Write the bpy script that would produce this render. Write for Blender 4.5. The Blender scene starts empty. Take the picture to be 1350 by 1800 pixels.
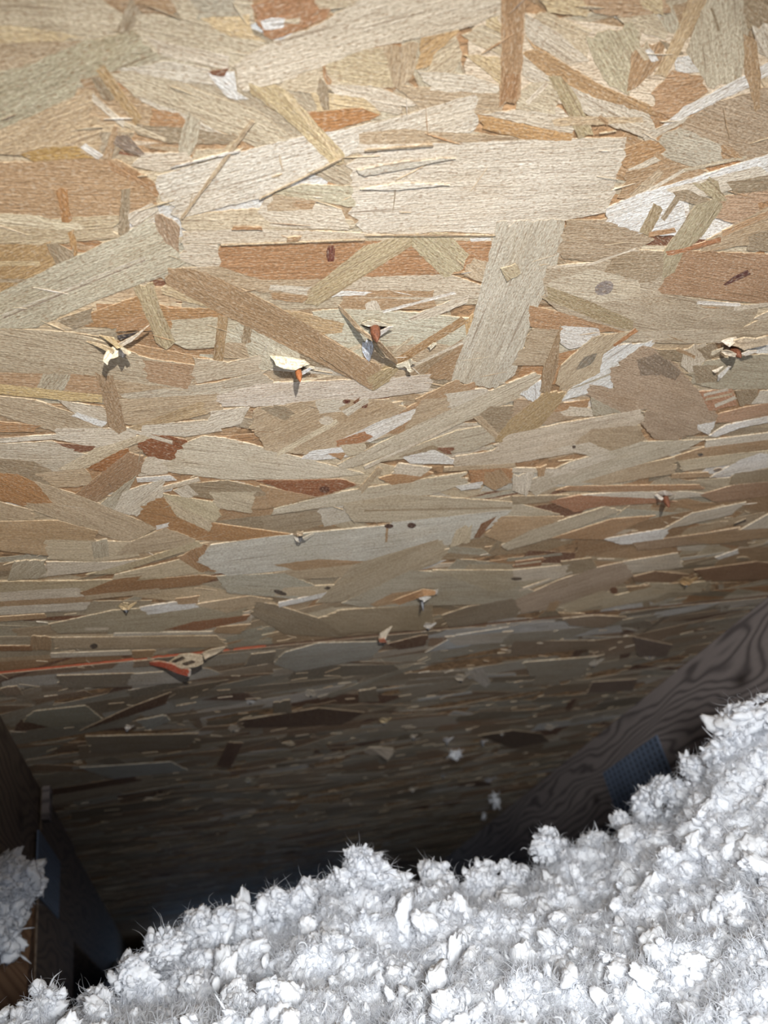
import bpy, math, random
import numpy as np
from mathutils import Matrix, Vector, Quaternion

random.seed(7)
RNG = np.random.default_rng(11)
SC = bpy.context.scene
COL = SC.collection

# ------------------------------------------------------------------ frame of the place
# roof frame: u along the eave, s down the slope, h up towards the sheathing (metres from the lens)
D = 0.215                      # lens to sheathing, square to the roof
PITCH = math.radians(22.6)
CAM_Z = 0.64                   # lens above the drywall
F = 1350.0

def _n(v):
    v = np.array(v, float)
    return v / np.linalg.norm(v)
AX_S = _n((-338, -970, -1350))
AX_U = np.array((4675, 250, -1350.)); AX_U = _n(AX_U - AX_S * (_n((4675, 250, -1350)) @ AX_S) * np.linalg.norm((4675, 250, -1350)))
AX_H = np.cross(AX_U, AX_S)
if AX_H[1] < 0: AX_H = -AX_H
WZ = math.cos(PITCH) * AX_H - math.sin(PITCH) * AX_S
WY = math.cos(PITCH) * AX_S + math.sin(PITCH) * AX_H
WX = AX_U

def ray(x, y): return np.array([x - 675.0, 900.0 - y, -F])
def roof_w(u, s, h):
    """roof frame -> world"""
    return (u, s * math.cos(PITCH) + h * math.sin(PITCH), -s * math.sin(PITCH) + h * math.cos(PITCH) + CAM_Z)
def on_roof(x, y, lift=0.0):
    v = ray(x, y); k = (D - lift) / (v @ AX_H)
    return (v @ AX_U) * k, (v @ AX_S) * k, D - lift
def at_depth(x, y, z):
    v = ray(x, y) * (z / F)
    return np.array([v @ WX, v @ WY, v @ WZ + CAM_Z])

# ------------------------------------------------------------------ camera, world, light
cam_d = bpy.data.cameras.new('camera'); cam = bpy.data.objects.new('camera', cam_d); COL.objects.link(cam)
cam_d.sensor_fit = 'HORIZONTAL'; cam_d.sensor_width = 27.0; cam_d.lens = 27.0
cam_d.clip_start = 0.01; cam_d.clip_end = 50
R = Matrix((tuple(WX), tuple(WY), tuple(WZ)))
cam.matrix_world = Matrix.Translation((0, 0, CAM_Z)) @ R.to_4x4()
cam_d.dof.use_dof = True; cam_d.dof.focus_distance = 0.30; cam_d.dof.aperture_fstop = 12.5
SC.camera = cam

w = bpy.data.worlds.new('attic_air'); SC.world = w; w.use_nodes = True
w.node_tree.nodes['Background'].inputs[0].default_value = (0.20, 0.42, 1.0, 1)
w.node_tree.nodes['Background'].inputs[1].default_value = 0.085

def spot(name, roofpos, roofaim, power, color, size_deg, blend, radius):
    l = bpy.data.lights.new(name, 'SPOT'); o = bpy.data.objects.new(name, l); COL.objects.link(o)
    p = Vector(roof_w(*[a * D for a in roofpos])); q = Vector(roof_w(*[a * D for a in roofaim]))
    o.location = p; o.rotation_euler = (q - p).to_track_quat('-Z', 'Y').to_euler()
    l.energy = power; l.color = color; l.spot_size = math.radians(size_deg); l.spot_blend = blend; l.shadow_soft_size = radius
    return o
# the head torch worn just above and behind the lens
t1 = spot('head_torch', (0.12, -0.95, 0.06), (0.12 + 2 * math.sin(math.radians(13.5)), -0.95 + 2 * math.cos(math.radians(13.5)), 0.06 + 2 * math.tan(math.radians(23.2))), 16.6, (1.0, 0.985, 0.96), 32.5, 1.0, 0.004)
t1.scale = (3.7, 1.0, 1.0)      # oval beam
# added fill spot beside the lens, turned down to brighten the insulation
p2 = Vector((0.03, -0.045, CAM_Z + 0.005)); q2 = Vector(tuple(at_depth(860, 2090, .4)))
l2 = bpy.data.lights.new('added_fill_spot', 'SPOT'); t2 = bpy.data.objects.new('added_fill_spot', l2); COL.objects.link(t2)
t2.location = p2; t2.rotation_euler = ((q2 - p2).to_track_quat('-Z', 'Y') @ Quaternion((0, 0, 1), math.radians(22))).to_euler(); t2.scale = (1.9, 1.0, 1.0)
l2.energy = 11.4; l2.color = (.93, .965, 1.0); l2.spot_size = math.radians(60); l2.spot_blend = .75; l2.shadow_soft_size = .028

# daylight leaking in through the soffit vent at the foot of the bay
va = bpy.data.lights.new('soffit_daylight', 'AREA'); vo = bpy.data.objects.new('soffit_daylight', va); COL.objects.link(vo)
va.shape = 'RECTANGLE'; va.size = .42; va.size_y = .025; va.energy = .06; va.color = (.42, .64, 1.0)
pv = Vector(roof_w(.16, 1.66, D - .032)); qv = Vector(roof_w(.16, .8, D - .06))
vo.location = pv; vo.rotation_euler = (qv - pv).to_track_quat('-Z', 'Y').to_euler()

SC.view_settings.view_transform = 'Standard'; SC.view_settings.look = 'None'
SC.view_settings.gamma = 1.0; SC.view_settings.use_curve_mapping = False
SC.view_settings.exposure = 0.0

# ------------------------------------------------------------------ helpers
def lin(c):
    c = [x / 255.0 for x in c]
    return tuple((x / 12.92 if x <= .04045 else ((x + .055) / 1.055) ** 2.4) for x in c)

def link_mesh(name, me, parent=None):
    o = bpy.data.objects.new(name, me); COL.objects.link(o)
    if parent is not None: o.parent = parent
    return o

def mesh_from(name, verts, faces, mats=(), fmat=None, smooth=False):
    me = bpy.data.meshes.new(name); me.from_pydata([tuple(v) for v in verts], [], faces)
    for m in mats: me.materials.append(m)
    if fmat is not None: me.polygons.foreach_set('material_index', fmat)
    if smooth: me.polygons.foreach_set('use_smooth', [True] * len(me.polygons))
    me.update(); return me

def tag(o, label=None, cat=None, group=None, kind=None):
    if label: o['label'] = label
    if cat: o['category'] = cat
    if group: o['group'] = group
    if kind: o['kind'] = kind
    return o

class NT:
    """small node-tree writer"""
    def __init__(self, name):
        self.m = bpy.data.materials.new(name); self.m.use_nodes = True
        self.t = self.m.node_tree; self.b = self.t.nodes['Principled BSDF']
    def n(self, typ, **kw):
        nd = self.t.nodes.new(typ)
        for k, v in kw.items():
            if k.startswith('i_'):
                key = k[2:]; key = int(key) if key.isdigit() else key
                self.set(nd.inputs[key], v)
            else: setattr(nd, k, v)
        return nd
    def set(self, sock, v):
        if isinstance(v, bpy.types.NodeSocket): self.t.links.new(v, sock)
        else: sock.default_value = v
    def math(self, op, a, b=0.0, c=0.0, clamp=False):
        nd = self.t.nodes.new('ShaderNodeMath'); nd.operation = op; nd.use_clamp = clamp
        self.set(nd.inputs[0], a); self.set(nd.inputs[1], b); self.set(nd.inputs[2], c); return nd.outputs[0]
    def mix(self, f, a, b, blend='MIX'):
        nd = self.t.nodes.new('ShaderNodeMix'); nd.data_type = 'RGBA'; nd.blend_type = blend
        self.set(nd.inputs[0], f); self.set(nd.inputs[6], a); self.set(nd.inputs[7], b); return nd.outputs[2]
    def ramp(self, f, stops):
        nd = self.t.nodes.new('ShaderNodeValToRGB'); self.set(nd.inputs[0], f)
        e = nd.color_ramp.elements
        while len(e) > 1: e.remove(e[-1])
        e[0].position = stops[0][0]; e[0].color = stops[0][1]
        for p, c in stops[1:]:
            x = e.new(p); x.color = c
        return nd.outputs[0]
    def noise(self, vec, scale, detail=3, rough=.55, dim='3D', dist=0.0):
        nd = self.t.nodes.new('ShaderNodeTexNoise'); nd.noise_dimensions = dim
        self.set(nd.inputs['Vector'], vec); nd.inputs['Scale'].default_value = scale
        nd.inputs['Detail'].default_value = detail; nd.inputs['Roughness'].default_value = rough
        nd.inputs['Distortion'].default_value = dist
        return nd.outputs[0]
    def vscale(self, vec, s):
        nd = self.t.nodes.new('ShaderNodeVectorMath'); nd.operation = 'MULTIPLY'
        self.set(nd.inputs[0], vec); nd.inputs[1].default_value = s; return nd.outputs[0]
    def out(self, col=None, rough=None, bump=None, bs=.3, bd=.001, **kw):
        if col is not None: self.set(self.b.inputs['Base Color'], col)
        if rough is not None: self.set(self.b.inputs['Roughness'], rough)
        if bump is not None:
            nd = self.t.nodes.new('ShaderNodeBump'); nd.inputs['Strength'].default_value = bs
            nd.inputs['Distance'].default_value = bd; self.set(nd.inputs['Height'], bump)
            self.t.links.new(nd.outputs[0], self.b.inputs['Normal'])
        for k, v in kw.items(): self.set(self.b.inputs[k.replace('_', ' ')], v)
        return self.m

# ------------------------------------------------------------------ materials
def mat_strand():
    """wood strand: colour from the strand, grain from its own length direction (uv in centimetres)"""
    t = NT('wood_strand')
    col = t.n('ShaderNodeVertexColor', layer_name='Col').outputs[0]
    uv = t.n('ShaderNodeUVMap', uv_map='grain').outputs[0]
    fib = t.noise(t.vscale(uv, (.9, 14, 1)), 1.0, 4, .65)              # long fibres
    pore = t.noise(t.vscale(uv, (5.5, 19, 1)), 1.0, 2, .5)             # short pores
    spk = t.noise(t.vscale(uv, (9, 16, 1)), 1.0, 2, .6)
    blot = t.noise(t.vscale(uv, (.22, .7, 1)), 1.0, 3, .55)            # heartwood patches
    ring = t.noise(t.vscale(uv, (.12, 3.2, 1)), 1.0, 3, .6, dist=.4)
    f1 = t.math('MULTIPLY_ADD', t.math('SUBTRACT', fib, .5), 1.25, 1.0)
    p1 = t.math('MULTIPLY_ADD', t.math('SUBTRACT', spk, .5), 1.5, 1.0)
    r1 = t.math('MULTIPLY_ADD', t.math('SUBTRACT', ring, .5), .55, 1.0)
    k = t.math('MULTIPLY', t.math('MULTIPLY', f1, p1), r1)
    k3 = t.n('ShaderNodeCombineXYZ'); 
    for i, e in enumerate((.9, 1.0, 1.12)): t.set(k3.inputs[i], t.math('POWER', k, e))
    c = t.mix(1.0, col, k3.outputs[0], 'MULTIPLY')
    pd = t.ramp(pore, [(.36, (1, 1, 1, 1)), (.44, (0, 0, 0, 1))])
    c = t.mix(t.math('MULTIPLY', pd, .52), c, (.23, .13, .06, 1))
    warm = t.ramp(blot, [(.5, (0, 0, 0, 1)), (.72, (1, 1, 1, 1))])
    c = t.mix(t.math('MULTIPLY', warm, .5), c, t.mix(1.0, c, (.93, .85, .74, 1), 'MULTIPLY'))
    flk = t.noise(t.vscale(uv, (7, 13, 1)), 1.0, 2, .5)
    c = t.mix(t.math('MULTIPLY', t.ramp(flk, [(.52, (0, 0, 0, 1)), (.66, (1, 1, 1, 1))]), .36), c, (.58, .49, .37, 1))
    co = t.n('ShaderNodeTexCoord').outputs['Object']
    c = t.mix(1.0, c, t.ramp(t.noise(co, 16, 5, .62), [(.3, (.86, .84, .80, 1)), (.7, (1.1, 1.11, 1.13, 1))]), 'MULTIPLY')
    crk = t.noise(t.vscale(uv, (.30, 9, 1)), 1.0, 1, .4)
    c = t.mix(t.math('MULTIPLY', t.ramp(crk, [(.30, (1, 1, 1, 1)), (.325, (0, 0, 0, 1))]), .5), c, (.16, .10, .055, 1))
    hb = t.math('ADD', t.math('MULTIPLY', fib, .8), t.math('MULTIPLY', spk, .8))
    return t.out(c, .62, hb, .5, .0009, Specular_IOR_Level=.25)

def mat_plain(name, rgb, rough=.6, nscale=60, amt=.3, bump=.3, bd=.001, **kw):
    t = NT(name); co = t.n('ShaderNodeTexCoord').outputs['Object']
    nz = t.noise(co, nscale, 4, .6)
    c = t.mix(1.0, (*rgb, 1), t.ramp(nz, [(.25, (1 - amt, 1 - amt, 1 - amt, 1)), (.75, (1 + amt, 1 + amt, 1 + amt, 1))]), 'MULTIPLY')
    return t.out(c, rough, nz, bump, bd, **kw)

def mat_lumber(name, dark, light, knots=(), tint=.5):
    """sawn softwood: uv in centimetres, x along the board"""
    t = NT(name); uv = t.n('ShaderNodeUVMap', uv_map='grain').outputs[0]
    sx = t.n('ShaderNodeSeparateXYZ'); t.set(sx.inputs[0], uv); X, Y = sx.outputs[0], sx.outputs[1]
    low = t.noise(t.vscale(uv, (.07, .28, 1)), 1.0, 2, .5)
    h = t.math('ADD', Y, t.math('MULTIPLY', t.math('SUBTRACT', low, .5), 5.5))
    core = None
    for kx, ky, r, a in knots:
        dx = t.math('MULTIPLY', t.math('SUBTRACT', X, kx), .55); dy = t.math('SUBTRACT', Y, ky)
        d2_ = t.math('ADD', t.math('MULTIPLY', dx, dx), t.math('MULTIPLY', dy, dy))
        g = t.math('EXPONENT', t.math('MULTIPLY', d2_, -1.0 / (r * r)))
        h = t.math('ADD', h, t.math('MULTIPLY', g, a))
        cc = t.math('EXPONENT', t.math('MULTIPLY', d2_, -1.0 / (.22 * r * .22 * r)))
        core = cc if core is None else t.math('MAXIMUM', core, cc)
    band = t.math('SINE', t.math('MULTIPLY', h, 7.6))
    band = t.math('POWER', t.math('MULTIPLY_ADD', band, .5, .5), 2.2)
    fib = t.noise(t.vscale(uv, (.6, 16, 1)), 1.0, 3, .6)
    c = t.mix(t.math('MULTIPLY', band, .8), (*light, 1), (*dark, 1))
    c = t.mix(t.math('MULTIPLY', fib, .5), c, (*dark, 1))
    if core is not None: c = t.mix(t.math('MULTIPLY', core, .9), c, (dark[0] * .5, dark[1] * .45, dark[2] * .4, 1))
    return t.out(c, .7, t.math('ADD', fib, t.math('MULTIPLY', band, .5)), .4, .0008, Specular_IOR_Level=.2)

M_STRAND = mat_strand()
def mat_paint():
    t = NT('edge_paint'); co = t.n('ShaderNodeTexCoord').outputs['Object']
    sx = t.n('ShaderNodeSeparateXYZ'); t.set(sx.inputs[0], co); nz = t.noise(co, 60, 3, .6); n2 = t.noise(co, 300, 3, .6)
    m = t.math('LESS_THAN', t.math('ADD', sx.outputs[0], t.math('MULTIPLY', t.math('SUBTRACT', nz, .5), .22)), .055)
    return t.out(t.mix(t.math('MULTIPLY', m, t.math('MULTIPLY_ADD', n2, .9, .3, clamp=True)), (.10, .055, .03, 1), (.42, .09, .035, 1)), .7, n2, .4)
M_PAINT = mat_paint()
M_OSBCORE = mat_plain('pressed_core', (.30, .18, .09), .8, 200, .6, .8, .003)
M_RUST = mat_plain('rusty_nail', (.17, .060, .028), .6, 900, .5, .6)
M_RUSTL = mat_plain('orange_rusty_nail', (.36, .125, .04), .6, 900, .4, .6)
M_STEEL = mat_plain('dull_galvanised_nail', (.20, .20, .21), .4, 900, .4, .4, Metallic=.7)

# ------------------------------------------------------------------ strand board
PAL = dict(W=(226, 219, 208), L=(212, 196, 171), C=(202, 182, 148), T=(188, 163, 128), G=(186, 171, 143),
           K=(160, 139, 108), B=(178, 143, 102), O=(178, 134, 88), R=(132, 86, 58), D=(72, 44, 38), Y=(208, 182, 136),
           N=(142, 122, 104), X=(88, 76, 66))
def resolve(c):
    return PAL[c] if isinstance(c, str) else c

def clip_half(poly, s0, keep_less):
    out = []
    for i in range(len(poly)):
        a, b = poly[i], poly[(i + 1) % len(poly)]
        ia = (a[1] <= s0) == keep_less; ib = (b[1] <= s0) == keep_less
        if ia: out.append(a)
        if ia != ib:
            t = (s0 - a[1]) / (b[1] - a[1]); out.append((a[0] + t * (b[0] - a[0]), s0))
    return out

class Board:
    def __init__(self): self.v = []; self.f = []; self.uv = []; self.c = []; self.mi = []
    def face(self, idx, uvs, col, mi=0):
        self.f.append(idx); self.uv.extend(uvs); self.c.extend([(*col, 1.0)] * len(idx)); self.mi.append(mi)
    def strand(self, poly, col, lift, ang=None, jit=1.0, step=.002, base=0.0, lifts=None, thick=None):
        """poly in roof (u, s) metres; a thin slab standing lift proud of the board plane"""
        P = np.array(poly, float)
        if len(P) < 3: return
        c0 = P.mean(0); Q = P - c0
        if ang is None:
            w_, V = np.linalg.eigh(Q.T @ Q); g = V[:, 1]
        else: g = np.array([math.cos(ang), math.sin(ang)])
        p = np.array([-g[1], g[0]])
        pts = []; li = []
        n = len(P)
        for i in range(n):
            a, b = P[i], P[(i + 1) % n]; e = b - a; L = np.linalg.norm(e)
            if L < 1e-5: continue
            m = max(1, int(L / step)); e = e / L; cross = abs(e @ p)
            for j in range(m):
                t = j / m; q = a + e * L * t
                ja = random.gauss(0, .00055) * cross * jit + (random.gauss(0, .0016) * cross * jit if random.random() < .12 else 0)
                jb = random.gauss(0, .00013) * jit
                q = q + g * ja + p * jb
                pts.append(q)
                if lifts is not None: li.append(lifts[i] * (1 - t) + lifts[(i + 1) % n] * t)
        if len(pts) < 3: return
        if lifts is None: li = [lift] * len(pts)
        off = (random.uniform(0, 400), random.uniform(0, 400))
        k = len(self.v); m = len(pts)
        for q, l in zip(pts, li): self.v.append((q[0], q[1], D - l))
        bot = [base] * m if thick is None else [l - thick for l in li]
        for q, l in zip(pts, bot): self.v.append((q[0], q[1], D - l))
        uv = [((q - c0) @ g * 100 + off[0], (q - c0) @ p * 100 + off[1]) for q in pts]
        area = sum(pts[i][0] * pts[(i + 1) % m][1] - pts[(i + 1) % m][0] * pts[i][1] for i in range(m))
        idx = list(range(m))
        if area > 0: idx = idx[::-1]
        self.face([k + i for i in idx], [uv[i] for i in idx], col)
        if thick is not None: self.face([k + m + i for i in idx[::-1]], [uv[i] for i in idx[::-1]], col)
        for a in range(m):
            b = (a + 1) % m; i0, i1 = idx[a], idx[b]
            self.face([k + i1, k + i0, k + m + i0, k + m + i1], [uv[i1], uv[i0], uv[i0], uv[i1]], tuple(.5 * q_ + .5 * r_ for q_, r_ in zip(col, (.62, .50, .34))))
    def box(self, u0, u1, s0, s1, h0, h1, col, mi=1):
        k = len(self.v)
        for h in (h0, h1):
            for (u, s) in ((u0, s0), (u1, s0), (u1, s1), (u0, s1)): self.v.append((u, s, h))
        for q, m_ in (((0, 1, 2, 3), mi), ((7, 6, 5, 4), mi), ((1, 0, 4, 5), 2 if mi == 1 else mi), ((2, 1, 5, 6), mi), ((3, 2, 6, 7), mi), ((0, 3, 7, 4), mi)):
            self.face([k + i for i in q], [(0, 0)] * 4, col, m_)
    def build(self, name, dh=0.0, mats=None, parent=None):
        V = [roof_w(a, b, c - dh) for a, b, c in self.v]
        me = mesh_from(name, V, self.f, mats or (M_STRAND, M_OSBCORE, M_PAINT), self.mi)
        ul = me.uv_layers.new(name='grain'); ul.data.foreach_set('uv', np.array(self.uv, np.float32).ravel())
        ca = me.color_attributes.new('Col', 'FLOAT_COLOR', 'CORNER'); ca.data.foreach_set('color', np.array(self.c, np.float32).ravel())
        return link_mesh(name, me, parent)

ALB = 0.80
def albedo(c, j=.05):
    c = lin(resolve(c)); g_ = .3 * c[0] + .6 * c[1] + .1 * c[2]; c = [x * .87 + g_ * .13 for x in c]; k = ALB * (1 + random.uniform(-j, j))
    w_ = random.uniform(-j, j) * .6
    return (min(.95, c[0] * k * (1 + w_)), min(.95, c[1] * k), min(.95, c[2] * k * (1 - w_)))

SEAM = 2.165 * D
U0, U1, S0, S1 = -1.15, 1.25, -0.75, 2.14
near, far = Board(), Board()
near.box(U0, U1, S0, SEAM - .0008, D - .0001, D + .011, (.3, .2, .1))
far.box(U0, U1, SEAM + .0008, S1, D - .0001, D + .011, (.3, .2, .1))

def add(poly, col, lift, **kw):
    ss = [p[1] for p in poly]
    if min(ss) < SEAM:
        q = clip_half(poly, SEAM - .001, True) if max(ss) > SEAM - .001 else poly
        if len(q) > 2: near.strand(q, col, lift, **kw)
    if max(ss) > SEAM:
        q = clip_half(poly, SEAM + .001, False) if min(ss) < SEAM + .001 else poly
        g_ = sum(col) / 3                                  # greyer lower sheet; shade of the far bay is also darkened into its colour
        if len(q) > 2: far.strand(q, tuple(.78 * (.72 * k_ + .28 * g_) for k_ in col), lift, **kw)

# the crowd of strands the board is pressed from: mostly lying along the eave
NR = 5200
cols = ['W'] * 2 + ['L'] * 5 + ['C'] * 7 + ['T'] * 9 + ['G'] * 6 + ['K'] * 6 + ['B'] * 7 + ['O'] * 4 + ['R'] * 2
for i in range(NR):
    if i < 900:   # a thin cover over the whole board beyond the view
        u = random.uniform(U0, U1); s = random.uniform(S0, S1); L = random.uniform(.06, .12); W_ = random.uniform(.02, .04)
    else:
        u = random.uniform(-.26, .66); s = random.uniform(-.02, 1.5) ; L = random.uniform(.03, .115); W_ = random.choice((.003, .005, .008, .011, .015, .02, .028)) * random.uniform(.8, 1.3)
    a = random.gauss(0, .22) if random.random() < .83 else random.uniform(-1.5, 1.5)
    if abs(a) > .6: L *= .5; W_ *= .6
    g = np.array([math.cos(a), math.sin(a)]); p = np.array([-g[1], g[0]]); c = np.array([u, s])
    sk = random.uniform(-.6, .6) * W_; tp = random.uniform(.35, 1.0)
    poly = [c - g * L / 2 - p * W_ / 2, c + g * (L / 2 + sk) - p * W_ / 2 * tp, c + g * (L / 2 - sk) + p * W_ / 2 * tp, c - g * L / 2 + p * W_ / 2]
    poly = [tuple(np.clip(q, (U0, S0), (U1, S1))) for q in poly]
    add(poly, albedo(random.choice(cols), .12), .00005 + .00042 * i / NR, ang=a, step=.003)

# strands one can single out on the board, outlined where they lie on it
TR = []
def P(txt, col, ang=None, jit=1.0): TR.append(([tuple(map(float, q.split(','))) for q in txt.split()], col, ang, jit))
def S(x1, y1, x2, y2, w_, col, w2=None):
    w2 = w_ if w2 is None else w2
    d = np.array([x2 - x1, y2 - y1], float); d /= np.linalg.norm(d); n_ = np.array([-d[1], d[0]])
    a = np.array([x1, y1]); b = np.array([x2, y2])
    TR.append(([tuple(a - n_ * w_ / 2), tuple(b - n_ * w2 / 2), tuple(b + n_ * w2 / 2 + d * w2 * .2), tuple(a + n_ * w_ / 2 - d * w_ * .15)], col, None, .6))
def E(x, y, rx, ry, col, rot=0.0):
    TR.append(([(x + rx * math.cos(t) * math.cos(rot) - ry * math.sin(t) * math.sin(rot), y + rx * math.cos(t) * math.sin(rot) + ry * math.sin(t) * math.cos(rot)) for t in np.linspace(0, 2 * math.pi, 11)[:-1]], col, None, .3))
# -- top left
P("-40,-30 240,-30 285,45 200,56 145,72 -40,38", 'C')
P("160,-20 320,-20 310,20 285,32 215,22", 'B')
P("230,-10 250,20 225,58 205,56", 'K')
P("235,24 275,22 460,72 470,95 400,122 290,97 250,85", 'C')
P("250,62 400,95 405,122 290,97", 'L')
P("-40,38 60,48 150,64 60,74 -40,74", 'Y')
P("-40,74 60,72 145,72 60,112 -40,130", 'T')
P("285,-20 440,-20 445,40 400,60 320,30", 'C')
P("330,-10 420,-10 405,38 350,32", 'G')
P("350,30 440,25 445,60 470,72 400,62", 'Y')
P("-40,240 130,168 162,150 178,270 100,276 -40,268", (196, 168, 128))
P("-40,132 60,110 135,74 235,52 250,62 250,76 285,97 215,120 140,138 132,166 -40,245", (184, 170, 136))
P("140,138 215,122 200,150 165,160 150,150", 'B')
P("205,120 300,105 365,118 400,150 300,140", 'L')
P("360,125 410,122 415,160 440,175 400,170", 'W')
P("365,124 400,118 395,134 370,132", 'R')
P("195,130 225,122 310,142 450,192 515,243 470,252 395,232 235,165", 'C')
P("240,166 330,200 395,235 390,245 250,178", 'L')
P("265,190 328,198 326,222 262,220", 'O')
P("235,215 262,220 330,222 420,240 400,252 300,250 240,235", 'K')
P("328,203 352,210 346,255 328,278 312,262 318,235", 'G')
P("345,262 430,258 400,285 330,282", 'C')
P("255,268 330,265 350,290 280,300 230,290", 'L')
P("162,140 190,132 205,172 182,172", 'K')
S(176, 118, 243, 212, 18, (182, 148, 98))
S(158, 165, 218, 218, 11, 'L'); S(218, 215, 290, 244, 8, 'C')
S(188, 278, 204, 222, 16, 'B', 10); P("205,235 225,235 252,266 243,273 200,252", 'N')
P("150,250 180,270 172,280 140,256", 'W')
P("35,270 75,258 130,255 165,277 60,284", (186, 146, 78))
P("-40,285 60,283 165,276 205,280 250,302 275,325 277,360 240,382 200,390 -40,380", (184, 147, 104))
P("190,280 250,302 275,325 276,345 250,325 200,300", 'O')
S(430, 235, 345, 300, 8, 'C', 5)
# -- top middle
P("440,8 520,-20 600,-20 570,32 500,62 478,68 450,42", (178, 128, 84))
P("457,36 478,28 496,30 498,48 465,52", 'W'); P("500,30 530,30 525,42 505,40", 'C')
P("540,-20 700,-20 640,12 560,14", 'C')
P("490,140 640,85 700,78 708,150 590,160 540,140", 'C')
P("555,95 640,85 690,80 705,150 640,152 590,140", (198, 176, 136))
P("563,106 571,112 574,128 584,140 580,148 569,142", 'O')
P("500,140 560,120 575,145 560,165 490,155", 'C')
P("575,147 660,150 735,180 700,200 600,180", 'L')
P("672,82 735,75 725,130 705,155 690,145", 'T', 1.5)
P("740,62 808,48 800,75 760,112 728,122 735,95", (200, 160, 104))
P("760,95 800,60 812,90 805,130 750,125", 'C')
P("810,60 850,40 882,60 882,95 830,75", 'C'); P("850,25 885,25 885,60 852,45", 'Y')
P("815,95 882,100 882,150 835,110", 'Y')
P("700,150 880,158 880,200 740,195", 'T')
P("732,123 830,130 876,150 872,162 760,158", 'L')
P("545,160 640,170 670,200 560,195", 'Y')
P("535,197 600,190 635,188 668,200 640,212 570,232 548,224", (176, 122, 66))
P("555,155 575,152 578,192 566,192", 'K')
P("277,307 420,265 520,240 620,222 700,203 835,163 838,215 826,232 700,228 640,230 640,262 600,275 460,345 315,382 300,375 280,340", (216, 204, 184))
P("630,232 710,224 800,232 960,243 640,262 628,256", 'T')
P("620,262 632,252 800,250 960,243 1095,240 1103,268 1084,300 1076,345 1062,372 990,386 880,410 770,405 730,410 640,408 615,380", (212, 199, 178))
P("410,112 450,85 560,40 660,-20 876,-20 876,25 810,50 640,85 500,140 430,160 415,135", (208, 192, 166))
P("436,160 455,148 482,146 512,166 606,270 604,284 580,285 500,205", (196, 170, 122))
S(500, 160, 598, 278, 9, (208, 184, 140))
P("842,200 900,192 980,187 1015,215 1002,236 870,204", 'L')
P("838,199 900,212 1005,234 1003,246 930,244 850,226", (186, 142, 86))
# -- top right
P("905,40 960,20 1035,50 1030,100 960,60", 'C'); P("935,-20 1040,-20 1030,28 960,20", 'Y')
P("920,20 985,60 1035,105 1000,110 925,70", 'L')
P("1010,-20 1160,-20 1180,20 1100,30 1040,20", (184, 150, 112)); P("1110,-20 1160,-20 1165,25 1130,14", 'Y')
P("1085,30 1150,22 1175,60 1168,68 1110,50", 'C')
P("1028,62 1110,38 1124,60 1118,120 1105,165 1070,150 1040,100", (190, 174, 138))
P("1108,95 1125,75 1170,70 1160,110 1120,150 1100,160", 'B')
P("1115,80 1135,70 1150,100 1130,105", 'C'); P("1132,85 1142,82 1158,105 1145,108", 'W')
P("1160,70 1180,60 1200,95 1180,100", 'K')
P("1180,100 1215,95 1230,125 1190,128", 'W')
P("1205,90 1240,-20 1335,-20 1312,60 1302,140 1245,152", (196, 182, 154))
P("1300,-20 1370,-20 1370,40 1312,50", 'K'); P("1320,45 1370,35 1370,110 1330,90", 'L')
S(1250, 14, 1262, 52, 5, 'K')
P("920,60 932,72 1000,115 1060,150 1142,183 1152,200 1120,199 1040,170 960,130 915,98", (188, 150, 102))
P("915,92 960,130 1040,168 1145,200 1150,245 1060,215 1000,180 915,130", 'L')
P("925,145 975,140 975,200 905,190", 'C'); S(925, 180, 960, 145, 8, 'L')
P("962,136 985,132 1012,165 1042,232 1015,242 1000,205", (180, 162, 122))
P("1155,150 1180,122 1230,132 1245,158 1180,205 1145,192", (186, 146, 104))
P("1200,215 1250,180 1370,145 1370,270 1300,282 1240,250 1195,224", (180, 154, 122))
P("1148,240 1195,222 1260,250 1310,278 1220,292 1160,275", (190, 176, 150))
P("1095,260 1150,240 1170,262 1120,300 1095,290", (182, 140, 92)); S(1105, 300, 1165, 272, 10, 'L'); S(1150, 268, 1200, 300, 10, 'B')
P("1100,300 1180,282 1240,300 1180,330 1110,352 1085,345", 'B'); S(1110, 345, 1160, 300, 14, 'T'); S(1125, 322, 1195, 335, 7, 'T')
S(1192, 300, 1310, 274, 7, 'C', 5); S(1110, 350, 1200, 298, 6, 'L')
P("1265,252 1285,258 1305,276 1268,278", 'B')
P("1070,215 1130,206 1150,215 1152,248 1130,240", 'L')
P("970,208 1000,203 1130,205 1130,213 1075,216 972,220", (206, 178, 138)); S(1052, 204, 1068, 214, 9, 'B')
P("1215,-20 1248,-20 1215,52 1170,132 1150,130 1185,60", (196, 166, 122))
P("1130,242 1172,212 1200,186 1312,128 1370,95 1370,118 1316,150 1205,204 1150,242", 'W')
P("1125,232 1160,222 1208,205 1200,214 1150,240 1135,245", 'L')
P("1305,58 1328,70 1336,130 1334,185 1325,195 1318,160 1306,125", (178, 146, 106))
P("880,-20 922,-20 918,100 914,165 905,178 888,176 876,188 880,120", (178, 140, 98))
P("886,130 912,130 906,176 890,172 877,187", (166, 122, 78))
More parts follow.
